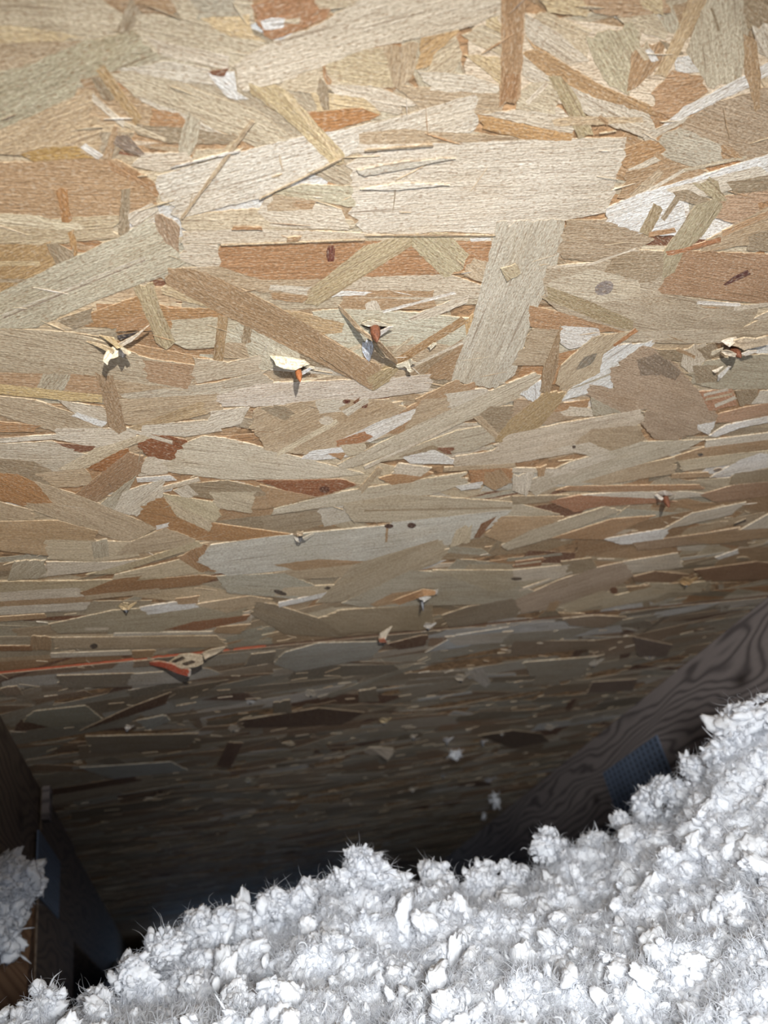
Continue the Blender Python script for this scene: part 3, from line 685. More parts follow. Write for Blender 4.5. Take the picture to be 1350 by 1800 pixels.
def truss_plate(u, side, s0, s1, h0, h1, parent, name='truss_plate'):
    """thin toothed connector plate with rows of punched slots"""
    V, Fc, mi = [], [], []
    t = .0012 * side; nu, nv = 13, 8
    def v(s, h, d): V.append(roof_w(u + d, s, h)); return len(V) - 1
    def q(a, b, c, d, m): Fc.append([a, b, c, d] if side > 0 else [d, c, b, a]); mi.append(m)
    ds = (s1 - s0) / nu; dh = (h1 - h0) / nv
    for i in range(nu):
        for j in range(nv):
            a0, a1, b0, b1 = s0 + i * ds, s0 + (i + 1) * ds, h0 + j * dh, h0 + (j + 1) * dh
            o_ = [v(a0, b0, t), v(a1, b0, t), v(a1, b1, t), v(a0, b1, t)]
            c0, c1, e0, e1 = a0 + ds * .3, a1 - ds * .3, b0 + dh * .15, b1 - dh * .15
            n_ = [v(c0, e0, t), v(c1, e0, t), v(c1, e1, t), v(c0, e1, t)]; m_ = [v(c0, e0, t * .25), v(c1, e0, t * .25), v(c1, e1, t * .25), v(c0, e1, t * .25)]
            for k in range(4):
                l = (k + 1) % 4
                q(o_[k], o_[l], n_[l], n_[k], 0); q(n_[k], n_[l], m_[l], m_[k], 1)
            q(*m_, 1)
    a = [v(s0, h0, t), v(s1, h0, t), v(s1, h1, t), v(s0, h1, t)]; b = [v(s0, h0, 0), v(s1, h0, 0), v(s1, h1, 0), v(s0, h1, 0)]
    for k in range(4): l = (k + 1) % 4; q(b[k], b[l], a[l], a[k], 0)
    me = mesh_from(name, V, Fc, (M_PLATE, M_HOLE), mi); return link_mesh(name, me, parent)

def yz(s, h):
    p = roof_w(0, s, h); return (p[1], p[2])
CH = .089
def truss(name, face, side, mat, label, webs):
    """face = u of the side that looks into the bay; side +1 when that side looks towards +u"""
    root = bpy.data.objects.new(name, None); COL.objects.link(root); root.location = (face - side * .019, 0, 0); root.empty_display_size = .05
    u0, u1 = (face - .038, face) if side > 0 else (face, face + .038)
    kids = [roof_board('top_chord', u0, u1, -.6, 2.0, D - CH, D - .0004, mat)]
    kids.append(world_board('bottom_chord', u0, u1, [(-.6, .002), (1.66, .002), (1.66, .089), (-.6, .089)], mat))
    for nm, qd, m in webs: kids.append(world_board(nm, u0, u1, qd, m))
    kids.append(truss_plate(face + (.0021 if side > 0 else 0), side, 3.16 * D, 3.74 * D, D * .60, D * .815, None))
    for k in kids: k.parent = root; k.matrix_parent_inverse = Matrix.Translation(root.location).inverted()
    tag(root, label, 'roof truss', 'roof trusses either side of the bay'); return root
FL = -.509 * D; FR = 2.14 * D
a0 = yz(3.22 * D, D - CH - .0005); a1 = yz(3.62 * D, D - CH - .0005)
b0 = yz(2.55 * D, D - CH - .0005)
left_webs = [('web', [(a0[0], .0895), (a1[0] - .004, .0895), (a1[0] - .004, a1[1]), (a0[0], a0[1])], M_LUM_W),
             ('diagonal_web', [(a0[0] - .30, .0895), (a0[0] - .17, .0895), (a0[0] - .002, a0[1] - .06), (a0[0] - .002, a0[1] - .0005)], M_LUM_W)]
tl = truss('roof_truss', FL, 1, M_LUM_L, 'brown timber roof truss at the left edge with a tuft of insulation on its web', left_webs)
tr = truss('roof_truss', FR, -1, M_LUM_R, 'grey knotty timber roof truss rising at the right above the insulation', [('web', [(a0[0], .0895), (a1[0] - .004, .0895), (a1[0] - .004, a1[1]), (a0[0], a0[1])], M_LUM_R)])
# stiffening board nailed to the bay side of the left truss behind the plate
for nm, th, sa, sb_, ha, m_ in (('stiffener_board', .0019, 3.26 * D, 4.30 * D, -.09, M_LUM_L), ('packing_strip', .0080, 3.235 * D, 3.30 * D, D * .87, M_LUM_R)):
    kb = roof_board(nm, FL + (.0004 if th < .005 else .0021), FL + th, sa, sb_, ha, D - .0012, m_, bev=.0004); kb.parent = tl; kb.matrix_parent_inverse = Matrix.Translation(tl.location).inverted()

# ------------------------------------------------------------------ room shell
M_DRY = mat_plain('drywall_paper', (.32, .30, .27), .9, 30, .1, .2)
M_DARK = mat_plain('weathered_blocking', (.10, .085, .07), .85, 20, .3, .4)
def wbox(name, x0, x1, y0, y1, z0, z1, mat, kind=None):
    V = [(x, y, z) for z in (z0, z1) for y in (y0, y1) for x in (x0, x1)]
    Fc = [(0, 2, 3, 1), (4, 5, 7, 6), (0, 1, 5, 4), (1, 3, 7, 5), (3, 2, 6, 7), (2, 0, 4, 6)]
    o = link_mesh(name, mesh_from(name, V, Fc, (mat,)));
    if kind: o['kind'] = kind
    return o
fl = wbox('floor', -1.15, 1.25, -.75, 2.0, -.012, 0, M_DRY, 'structure'); fl['label'] = 'drywall of the room below, buried under the insulation'
ye = roof_w(0, 1.9, 0)[1]
wb = wbox('wall_back', -1.15, 1.25, 1.98, 2.0, 0, .04, M_DARK, 'structure'); wb['label'] = 'dark blocking board closing the eave'

# ------------------------------------------------------------------ nails and torn splinters
def lathe_nail(name, base, tip, r, mat, label, group='nails poking down through the sheathing'):
    """shank with a four-sided cut point; base and tip in the roof frame"""
    b, t = Vector(roof_w(*base)), Vector(roof_w(*tip)); ax = (t - b); L = ax.length; ax.normalize()
    e1 = ax.orthogonal().normalized(); e2 = ax.cross(e1)
    n = 10; V = []; Fc = []
    prof = [(-.004 / L, 1.0), (0, 1.0), (.25, 1.02), (.5, 1.0), (.62, .98), (.80, .62), (.94, .25), (1.0, .05)]
    for k, (f, q) in enumerate(prof):
        for j in range(n):
            a = 2 * math.pi * j / n; sq = 1.0 if k < 4 else 1.0 + .12 * math.cos(4 * a) * (k - 3) / 4
            jit = 1 + random.uniform(-.07, .07)
            V.append(tuple(b + ax * (L * f) + (e1 * math.cos(a) + e2 * math.sin(a)) * r * q * sq * jit))
    for k in range(len(prof) - 1):
        for j in range(n): Fc.append([k * n + j, k * n + (j + 1) % n, (k + 1) * n + (j + 1) % n, (k + 1) * n + j])
    Fc.append(list(range(n))[::-1]); Fc.append([(len(prof) - 1) * n + j for j in range(n)])
    me = mesh_from(name, V, Fc, (mat,), smooth=True); o = link_mesh(name, me)
    return tag(o, label, 'nail', group)

def nail(x, y, L, mat, label, r=.0016, lean=(0, 0)):
    u, s, h = on_roof(x, y)
    return lathe_nail('roofing_nail', (u, s, D), (u + lean[0], s + lean[1], D - L), r, mat, label)

def lean_to(x, y, L, tx, ty):
    """how far the tip sits from the square position so that it shows at tx, ty"""
    u, s, h = on_roof(x, y); a, b, c = on_roof(tx, ty, L); return (a - u, b - s)

def splinters(name, items, parent, jit=.5):
    """items: (points (x, y, lift mm), colour, thickness mm)"""
    B_ = Board()
    for pts, c, th in items:
        poly = [on_roof(x, y, l * .001)[:2] for x, y, l in pts]
        B_.strand(poly, albedo(c, .03), 0, jit=jit, step=.0008, lifts=[l * .001 for _, _, l in pts], thick=th * .001)
    return B_.build(name, parent=parent)
SP = lambda t: [tuple(map(float, q.split(','))) for q in t.split()]
CREAM = (236, 222, 190)
# nail at left in a star of torn wood
nail(213, 614, .0072, M_STEEL, 'nail hidden in a star of torn pale splinters, left in the nearest row', .0014, lean_to(213, 614, .0072, 216, 628))
splinters('torn_splinter', [
    (SP("186,620,4.5 200,610,2.2 212,614,2.0 211,626,4.0 196,631,6.0 188,643,7.5 181,634,7.0"), CREAM, .7),
    (SP("204,602,2 214,610,2.2 230,621,6.5 226,624,6.8 209,619,3.5"), CREAM, .6),
    (SP("206,606,1.5 240,588,3.4 264,571,4.2 256,578,4 232,600,3 210,612,1.5"), (240, 226, 204), .5),
    (SP("176,590,1.2 200,594,2.2 212,610,3.5 206,613,3.5 190,600,1.8"), (206, 176, 122), .4),
    (SP("150,600,.9 180,606,2 204,616,4.5 198,622,4.5 176,612,2"), (196, 170, 128), .4),
    (SP("206,590,.95 244,583,.95 228,592,.95 212,598,.95"), (70, 64, 66), .1),
], ceiling_near)
# second nail under a lifted flap
nail(522, 643, .0088, M_RUSTL, 'orange rusty nail tip under a lifted cream flap of wood', .0013, lean_to(522, 643, .0088, 528, 672))
splinters('lifted_flap', [
    (SP("474,626,1.0 500,628,1.4 536,634,1.6 545,641,1.2 528,645,3.4 520,651,4.4 498,648,5.0 484,642,4.6 482,634,3"), CREAM, .5),
    (SP("526,656,1.6 543,647,3.2 549,648,3.2 536,657,2.4 528,660,2.0"), (245, 243, 240), .3),
    (SP("524,644,1.0 548,646,1.0 534,652,1.0 526,656,1.0"), (64, 54, 50), .1),
    (SP("530,640,1.0 556,646,1.4 549,649,1.4 534,645,1.2"), CREAM, .3),
], ceiling_near)
# third nail, brown, with dark slivers across it
nail(657, 570, .0098, M_RUST, 'brown nail crossed by two dark slivers beside a white gap', .0019, lean_to(657, 570, .0098, 663, 602))
splinters('dark_sliver', [
    (SP("596,538,1.0 600,540,1.2 634,577,3.5 658,596,7 654,600,7 628,582,3.5 597,545,1.2"), (160, 134, 100), .8),
    (SP("660,598,7.5 668,601,7 700,636,3.0 697,642,3.0 676,622,5 662,606,7"), (158, 128, 92), .8),
    (SP("656,604,5 662,604,5.2 678,628,3.5 674,631,3.2 660,618,4"), (172, 148, 112), .6),
], ceiling_near)
splinters('torn_splinter', [
    (SP("634,570,1.2 644,564,2.5 658,563,3.2 672,567,2.5 690,574,1.5 668,573,2.4 648,574,2.4"), CREAM, .4),
    (SP("664,584,1.6 686,573,3.2 692,574,3.2 676,585,2.4 668,591,2"), (232, 226, 218), .4),
    (SP("638,602,1.2 644,598,1.4 654,600,1.6 657,612,2.4 654,622,3 648,637,1.2 640,625,1.2 636,612,1.2"), (226, 228, 234), .3),
    (SP("636,572,1.0 690,574,1.0 666,580,1.0 650,578,1.0"), (70, 62, 58), .1),
], ceiling_near)
splinters('frayed_splinter', [
    (SP("694,643,1.6 712,636,2.2 724,632,2.8 730,638,2.8 724,640,2.4 720,650,3.4 726,652,3.6 720,655,3.4 712,644,2.2 700,648,1.6"), CREAM, .4),
    (SP("716,634,2 722,630,3.4 724,638,3 720,646,2.6"), CREAM, .3),
    (SP("752,610,1.6 762,603,2 768,605,2 760,612,2.2 756,616,2"), CREAM, .3),
], ceiling_near)
# fourth nail at the right edge
nail(1287, 612, .0083, M_RUST, 'reddish nail between curled splinters near the right edge', .0017, lean_to(1287, 612, .0083, 1303, 629))
splinters('torn_splinter', [
    (SP("1282,607,2 1294,598,3.5 1310,594,4 1330,596,3 1352,590,1.5 1350,606,1.6 1322,612,3 1308,616,4 1298,610,4"), (230, 208, 176), .8),
    (SP("1268,600,1.0 1284,594,2 1296,594,2 1290,604,4 1282,610,4.4"), (238, 226, 208), .5),
    (SP("1266,618,2 1278,616,4 1286,618,5 1296,624,6 1292,628,6 1274,624,4"), (232, 214, 188), .5),
    (SP("1303,622,3.4 1316,617,4 1331,616,4.2 1331,619,4.2 1310,626,4"), (240, 230, 216), .4),
    (SP("1252,652,1.2 1262,648,2 1272,644,2.6 1262,654,3 1256,656,2.4"), (236, 224, 206), .3),
    (SP("1262,660,1.6 1282,643,3.6 1285,645,3.8 1268,665,3 1262,670,1.6"), (240, 232, 220), .4),
    (SP("1250,618,1.0 1270,612,1.4 1270,615,1.5 1252,626,1.0"), (222, 204, 172), .3),
], ceiling_near)
# second row
nail(1168, 870, .0092, M_RUST, 'dark nail point with a long shadow, right in the second row', .0017, lean_to(1168, 870, .0092, 1176, 893))
splinters('torn_splinter', [
    (SP("1150,868,1.2 1162,863,2.6 1172,863,3 1188,870,1.4 1172,871,3"), (232, 218, 200), .4),
    (SP("1150,870,1.4 1158,870,2.6 1166,876,4.6 1163,880,5"), (236, 226, 212), .4),
    (SP("1172,878,1.6 1186,870,3 1184,878,2.4"), (214, 196, 168), .3)], ceiling_near)
nail(527, 943, .005, M_STEEL, 'small nail head of torn fibre on the edge of a whitish strand', .0014, lean_to(527, 943, .005, 528, 952))
splinters('torn_splinter', [
    (SP("515,940,1 522,935,3.5 532,936,3.5 534,941,3 524,943,4"), (230, 200, 160), .5),
    (SP("516,944,1.2 524,944,3 528,953,4.6 522,952,4"), (244, 238, 226), .4),
    (SP("532,946,3.6 548,938,1.6 552,940,1.4 536,950,3.6"), (214, 204, 184), .4)], ceiling_near)
# third row and farther: small torn points
def small(x, y, w_, L, c, label, mat=M_STEEL, par=None, white=False, ry=.55):
    nail(x, y, L, mat, label, .0014, (random.uniform(-.0008, .0008), random.uniform(0, .001)))
    l = L * 1000
    it = [([(x - w_, y, .8), (x - w_ * .3, y - w_ * ry, l * .5), (x + w_ * .5, y - w_ * ry * .8, l * .5), (x + w_, y + 1, .9), (x + w_ * .5, y + w_ * .5, l * .8), (x - w_ * .3, y + w_ * .5, l * .75)], c, .5),
          ([(x + w_ * .1, y, l * .3), (x + w_ * 1.5, y - w_ * .6, l * .35), (x + w_ * 1.7, y - w_ * .4, l * .35), (x + w_ * .4, y + w_ * .4, l * .6)], c, .3)]
    splinters('torn_splinter', it, par or ceiling_near)
splinters('torn_splinter', [
    (SP("685,1058,1 715,1047,2 745,1036,3 766,1040,3.4 764,1046,4.4 745,1048,5 728,1054,2 700,1064,1"), (206, 152, 98), .7),
    (SP("736,1050,3 752,1048,5 758,1050,5.2 746,1058,6"), (240, 236, 226), .4),
    (SP("762,1038,2 770,1036,3 770,1044,3 764,1045,3"), (236, 228, 216), .3)], ceiling_near)
nail(741, 1050, .0085, M_STEEL, 'nail hanging from an orange brown tear with a pale sliver', .0011, lean_to(741, 1050, .0085, 744, 1075))
small(220, 1066, 12, .004, (226, 194, 140), 'nail under a small yellowish tear, far left in the third row')
small(1205, 1022, 13, .0045, (226, 182, 120), 'nail with an amber tear casting a vertical shadow, right in the third row')
small(752, 1100, 9, .0035, (236, 228, 218), 'nail with a white frayed tear just above the seam')
splinters('torn_splinter', [
    (SP("664,1122,1 668,1114,3.6 690,1101,2.4 682,1114,4.6 678,1124,6.5 668,1126,6"), (230, 214, 188), .6),
    (SP("665,1124,5.5 676,1122,6.6 680,1130,7 668,1129,6.4"), (226, 130, 90), .5)], ceiling_near)
nail(675, 1118, .0062, M_STEEL, 'nail beneath a leaf shaped tear with an orange tip on the seam', .0013)
nail(336, 1150, .0085, M_STEEL, 'nail behind the orange painted splinter torn from the seam at left', .0015)
sp_o = splinters('painted_splinter', [
    (SP("262,1164,2.2 280,1163,3.5 300,1167,6 332,1178,11 330,1189,13 312,1184,10 288,1174,6 264,1169,2.6"), (206, 84, 50), 1.0),
    (SP("296,1166,5 316,1152,3 334,1150,3.5 356,1154,7 358,1166,10 346,1172,11 320,1176,10 306,1170,7"), (206, 188, 160), 1.0),
    (SP("330,1176,10 336,1178,11 334,1189,12.5 327,1188,12"), (240, 224, 210), .6),
    (SP("356,1148,3 372,1142,3 396,1138,1.5 392,1144,2 366,1156,6 360,1160,7"), (214, 194, 164), .7),
    (SP("288,1166,4.5 296,1164,5 298,1172,6 291,1172,6"), (244, 236, 230), .4),
    (SP("302,1162,6.5 320,1154,6 326,1156,6.5 308,1164,7"), (80, 66, 56), .3),
    (SP("320,1166,9 338,1160,8 344,1164,9 326,1170,9.6"), (88, 74, 62), .3)], ceiling_near, .3)
sp_o['label'] = 'orange painted splinter with torn grey fibres'
FW = (214, 200, 180)
far_pts = [(808, 1190, 12, .0045, FW, 'pale torn nail point with two white nubs beyond the seam'),
           (1042, 1164, 12, .0045, FW, 'frayed white nail point near the right truss beyond the seam'),
           (1140, 1152, 14, .003, FW, 'nail with a flat pale tear closest to the right truss'),
           (224, 1278, 8, .004, (240, 232, 220), 'tiny bright nail tear at left above the truss corner'),
           (410, 1279, 14, .0035, FW, 'nail with a wide flat whitish tear left of the centre shadow'),
           (440, 1231, 12, .003, (222, 222, 220), 'nail with a white chip just below the seam, left of centre'),
           (545, 1218, 13, .0035, FW, 'nail with a curled tear just below the seam at centre'),
           (674, 1266, 9, .0045, (226, 200, 150), 'nail with a yellowish tear above the largest hanging chip'),
           (725, 1294, 6, .0045, FW, 'small pale nail tear right of the largest hanging chip'),
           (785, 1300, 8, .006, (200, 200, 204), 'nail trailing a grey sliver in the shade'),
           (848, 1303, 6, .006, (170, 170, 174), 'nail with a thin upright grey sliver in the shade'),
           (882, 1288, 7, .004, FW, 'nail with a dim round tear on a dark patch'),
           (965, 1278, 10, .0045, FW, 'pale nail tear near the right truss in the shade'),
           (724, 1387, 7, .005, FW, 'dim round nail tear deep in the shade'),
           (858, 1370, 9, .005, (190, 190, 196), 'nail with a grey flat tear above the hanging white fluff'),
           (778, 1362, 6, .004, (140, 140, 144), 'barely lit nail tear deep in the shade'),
           (942, 1343, 6, .004, FW, 'dim nail tear near the foot of the right truss'),
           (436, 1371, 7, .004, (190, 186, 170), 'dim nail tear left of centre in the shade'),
           (478, 1392, 11, .003, FW, 'flat pale nail tear left of centre in deep shade'),
           (616, 1412, 4, .003, FW, 'smallest dim nail tear near the middle of the shade')]
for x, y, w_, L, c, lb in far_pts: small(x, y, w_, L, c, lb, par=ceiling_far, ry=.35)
splinters('hanging_chip', [
    (SP("638,1322,1 650,1314,3 668,1314,4 692,1316,3 690,1326,6 682,1337,9 668,1328,5 650,1326,3"), (220, 204, 184), .8)], ceiling_far)
# ------------------------------------------------------------------ loose fill insulation
PERM = RNG.permutation(512)
PERM = np.concatenate([PERM, PERM])
GR = RNG.normal(size=(512, 3)); GR /= np.linalg.norm(GR, axis=1)[:, None]
def pnoise(p):
    """gradient noise, p (N,3) -> (N,) in about -1..1"""
    i = np.floor(p).astype(int); f = p - i; w_ = f * f * f * (f * (f * 6 - 15) + 10); i &= 511
    out = 0
    for a in (0, 1):
        for b in (0, 1):
            for c in (0, 1):
                h = PERM[(PERM[(PERM[(i[:, 0] + a) & 511] + i[:, 1] + b) & 511] + i[:, 2] + c) & 511]
                d = ((f - (a, b, c)) * GR[h]).sum(1)
                out = out + d * np.where(a, w_[:, 0], 1 - w_[:, 0]) * np.where(b, w_[:, 1], 1 - w_[:, 1]) * np.where(c, w_[:, 2], 1 - w_[:, 2])
    return out * 1.6
def billow(p): return 1 - np.abs(pnoise(p)) * 2

ridge_px = [(-120, 1800, .29), (20, 1792, .30), (80, 1785, .31), (150, 1812, .33), (200, 1752, .35), (250, 1705, .36), (310, 1652, .38), (370, 1630, .40), (420, 1628, .41), (480, 1600, .415), (530, 1580, .42),
            (590, 1562, .42), (635, 1530, .42), (680, 1562, .43), (760, 1550, .44), (860, 1545, .46), (910, 1540, .47), (960, 1502, .48), (1000, 1488, .485), (1060, 1484, .49), (1110, 1466, .495),
            (1150, 1432, .49), (1190, 1398, .48), (1235, 1372, .47), (1262, 1300, .46), (1310, 1268, .45), (1400, 1250, .44), (1480, 1235, .44)]
front_px = [(-150, 1900, .25), (0, 1870, .25), (300, 1860, .25), (675, 1860, .24), (1000, 1860, .24), (1350, 1860, .235), (1500, 1800, .24), (250, 1770, .31), (450, 1720, .34), (700, 1690, .34), (950, 1640, .36),
            (1150, 1560, .39), (1300, 1450, .39), (1380, 1600, .32), (1150, 1720, .29), (850, 1760, .29), (550, 1790, .28)]
ridge = np.array([at_depth(*p) for p in ridge_px]); front = np.array([at_depth(*p) for p in front_px])
ridge[:, 2] -= .007; front[:, 2] -= .004
ctl = np.concatenate([ridge, front])
extra = np.array([[x, -.15, CAM_Z - .145] for x in (-.3, -.1, .1, .3, .5)] + [[x, .05, CAM_Z - .14] for x in (-.3, 0, .3, .5)])
ctl = np.concatenate([ctl, extra])
def tps(r): r = np.maximum(r, 1e-9); return r * r * np.log(r)
roofz = lambda y: (D / math.cos(PITCH)) - math.tan(PITCH) * y + CAM_Z
_X = ctl[:, :2]; _K = tps(np.linalg.norm(_X[:, None] - _X[None], axis=2)) + np.eye(len(_X)) * 2e-5
_P = np.c_[np.ones(len(_X)), _X]; _A = np.block([[_K, _P], [_P.T, np.zeros((3, 3))]])
_W = np.linalg.solve(_A, np.r_[ctl[:, 2], 0, 0, 0])
def hfront(xy):
    out = np.empty(len(xy))
    for k in range(0, len(xy), 20000):
        q = xy[k:k + 20000]; out[k:k + 20000] = tps(np.linalg.norm(q[:, None] - _X[None], axis=2)) @ _W[:-3] + np.c_[np.ones(len(q)), q] @ _W[-3:]
    return out
_o = np.argsort(ridge[:, 0])
def yridge(x): return np.interp(x, ridge[_o, 0], ridge[_o, 1])
BASE = CAM_Z - .41
PITS = [(915, 1700, .33, .010, .022), (985, 1790, .28, .009, .02), (712, 1640, .37, .010, .018), (1050, 1560, .43, .018, .02), (1180, 1480, .43, .012, .018), (450, 1690, .36, .010, .014), (1215, 1735, .28, .006, .016), (870, 1600, .42, .015, .015)]
def height(xy):
    yr = yridge(xy[:, 0]); c = np.c_[xy[:, 0], np.minimum(xy[:, 1], yr)]
    z = hfront(c); d = np.maximum(xy[:, 1] - yr, 0)
    for px_, py_, pz_, r_, dp_ in PITS:
        c0 = at_depth(px_, py_, pz_); z = z - dp_ * np.exp(-((xy[:, 0] - c0[0]) ** 2 + (xy[:, 1] - c0[1]) ** 2) / (r_ * r_))
    z = z - 1.9 * d * d / (d + .03)
    far = BASE + .02 * pnoise(np.c_[xy * 9, np.zeros(len(xy))]) - .04 * np.clip(xy[:, 1] - 1.2, 0, 1)
    far = far + .05 * np.exp(-((xy[:, 0] - .17) ** 2 + (xy[:, 1] - 1.15) ** 2) / .01) + .10 * np.exp(-((xy[:, 0] + .05) ** 2 + (xy[:, 1] - .82) ** 2) / .012)
    return np.minimum(np.maximum(z, far), roofz(xy[:, 1]) - .065)

def grid(x0, x1, y0, y1, st, amp):
    nx, ny = int((x1 - x0) / st) + 1, int((y1 - y0) / st) + 1
    xs, ys = np.meshgrid(np.linspace(x0, x1, nx), np.linspace(y0, y1, ny)); xy = np.c_[xs.ravel(), ys.ravel()]
    z = height(xy); p = np.c_[xy, z]
    e = .004; zx = (height(xy + (e, 0)) - z) / e; zy = (height(xy + (0, e)) - z) / e
    n = np.c_[-zx, -zy, np.ones(len(z))]; n /= np.linalg.norm(n, axis=1)[:, None]
    wv = p + .006 * np.c_[pnoise(p * 45), pnoise(p * 45 + 31), pnoise(p * 45 + 77)]
    d = .0085 * pnoise(wv * 22 + 5) + .0095 * (billow(wv * 40) - .6) + .0045 * (billow(wv * 95 + 9) - .6) + .0018 * (billow(wv * 260 + 3) - .6)
    t = np.c_[pnoise(wv * 110 + 50), pnoise(wv * 110 + 90), pnoise(wv * 110 + 130)] * .002
    q = p + n * (d * amp)[:, None] + t * amp
    idx = np.arange(nx * ny).reshape(ny, nx)
    F_ = np.stack([idx[:-1, :-1], idx[:-1, 1:], idx[1:, 1:], idx[1:, :-1]], -1).reshape(-1, 4)
    return q, F_, p, n

class Big:
    def __init__(self): self.v = []; self.f = []; self.k = 0
    def add(self, v, f): self.v.append(v.astype(np.float32)); self.f.append((f + self.k).astype(np.int32)); self.k += len(v)
    def build(self, name, mat, smooth=True):
        v = np.concatenate(self.v); q = np.concatenate(self.f)
        me = bpy.data.meshes.new(name); me.vertices.add(len(v)); me.vertices.foreach_set('co', v.ravel())
        me.loops.add(q.size); me.loops.foreach_set('vertex_index', q.ravel())
        me.polygons.add(len(q)); me.polygons.foreach_set('loop_start', np.arange(0, q.size, 4, dtype=np.int32))
        me.polygons.foreach_set('loop_total', np.full(len(q), 4, np.int32)); me.materials.append(mat)
        me.polygons.foreach_set('use_smooth', np.full(len(q), smooth)); me.update(calc_edges=True); me.validate()
        return link_mesh(name, me)

def sphere_tpl(nu, nv):
    V = []
    for i in range(nv + 1):
        th = math.pi * (i + .02) / (nv + .04)
        for j in range(nu): V.append((math.sin(th) * math.cos(2 * math.pi * j / nu), math.sin(th) * math.sin(2 * math.pi * j / nu), math.cos(th)))
    idx = np.arange((nv + 1) * nu).reshape(nv + 1, nu); r = np.roll(idx, -1, 1)
    return np.array(V), np.stack([idx[:-1], idx[1:], r[1:], r[:-1]], -1).reshape(-1, 4)
def rand_rot(n):
    q = RNG.normal(size=(n, 4)); q /= np.linalg.norm(q, axis=1)[:, None]; a, b, c, d = q.T
    return np.stack([np.stack([1 - 2 * (c * c + d * d), 2 * (b * c - a * d), 2 * (b * d + a * c)], -1), np.stack([2 * (b * c + a * d), 1 - 2 * (b * b + d * d), 2 * (c * d - a * b)], -1), np.stack([2 * (b * d - a * c), 2 * (c * d + a * b), 1 - 2 * (b * b + c * c)], -1)], 1)

def lumps(big, cen, rad, nu=20, nv=12, chunk=400):
    T, TF = sphere_tpl(nu, nv)
    for k in range(0, len(cen), chunk):
        c = cen[k:k + chunk]; r = rad[k:k + chunk]; n = len(c)
        sc = np.stack([RNG.uniform(.9, 1.7, n), RNG.uniform(.6, 1.0, n), RNG.uniform(.45, .8, n)], -1)
        p = T[None] * sc[:, None]
        loc = (p * 1.5 + RNG.uniform(0, 200, (n, 1, 3))).reshape(-1, 3)
        loc = loc + .5 * np.c_[pnoise(loc), pnoise(loc + 17), pnoise(loc + 43)]
        d = .30 * pnoise(loc) + .26 * pnoise(loc * 2.1) + .16 * pnoise(loc * np.array([1.6, 5.5, 5.5])) + .08 * pnoise(loc * 9)
        p = p * (1 + d.reshape(n, -1, 1))
        bend = p[..., 0] ** 2 * RNG.uniform(-.22, .22, (n, 1)); p[..., 2] += bend
        R_ = rand_rot(n); p = np.einsum('nij,nkj->nki', R_, p) * r[:, None, None] + c[:, None]
        f = (TF[None] + (np.arange(n) * len(T))[:, None, None]).reshape(-1, 4)
        big.add(p.reshape(-1, 3), f)

def strands(big, base, direc, length, width, seg, sides, curl, chunk=6000, flat=1.0, bulge=False):
    """tapered curling fibres / wisps"""
    for k in range(0, len(base), chunk):
        b = base[k:k + chunk]; d = direc[k:k + chunk].copy(); L = length[k:k + chunk]; W = width[k:k + chunk]; n = len(b)
        ax = RNG.normal(size=(n, 3)); ax /= np.linalg.norm(ax, axis=1)[:, None]
        om = RNG.normal(size=n) * curl
        pts = [b]; ds = [d]
        for s_ in range(seg):
            a = om[:, None] * RNG.uniform(.5, 1.5, (n, 1)); d = d * np.cos(a) + np.cross(ax, d) * np.sin(a) + ax * (ax * d).sum(1)[:, None] * (1 - np.cos(a))
            ax = ax + RNG.normal(size=(n, 3)) * .35; ax /= np.linalg.norm(ax, axis=1)[:, None]
            d /= np.linalg.norm(d, axis=1)[:, None]
            pts.append(pts[-1] + d * (L / seg)[:, None]); ds.append(d)
        P_ = np.stack(pts, 1); D_ = np.stack(ds, 1)
        e1 = np.cross(D_, RNG.normal(size=(n, 1, 3))); e1 /= np.linalg.norm(e1, axis=2)[..., None] + 1e-9; e2 = np.cross(D_, e1)
        t = np.linspace(0, 1, seg + 1)
        prof = (np.sin(np.pi * np.clip(t * .85 + .12, 0, 1)) ** .8 if bulge else np.clip(1.02 - t, .04, 1) ** .7)
        prof = prof[None] * (1 + (RNG.normal(size=(n, seg + 1)) * .18 if bulge else 0)); prof = np.maximum(prof, .03)
        V = []
        for j in range(sides):
            an = 2 * math.pi * j / sides
            V.append(P_ + (e1 * math.cos(an) + e2 * math.sin(an) * flat) * (W[:, None] * prof)[..., None])
        V = np.stack(V, 2)                                  # n, seg+1, sides, 3
        ids = np.arange(n * (seg + 1) * sides).reshape(n, seg + 1, sides); r = np.roll(ids, -1, 2)
        f = np.stack([ids[:, :-1], r[:, :-1], r[:, 1:], ids[:, 1:]], -1).reshape(-1, 4)
        big.add(V.reshape(-1, 3), f)

def mat_wool(name, a, b):
    t = NT(name); co = t.n('ShaderNodeTexCoord').outputs['Object']
    z = t.noise(co, 55, 3, .6); f = t.noise(co, 900, 3, .6)
    c = t.mix(z, (*a, 1), (*b, 1))
    t.out(c, .95, f, .15, .0005, Specular_IOR_Level=.05, Subsurface_Weight=.8, Subsurface_Scale=.004)
    t.b.inputs['Subsurface Radius'].default_value = (1, 1, 1)
    return t.m
M_WOOL = mat_wool('white_wool', (.88, .905, .955), (.925, .935, .965))

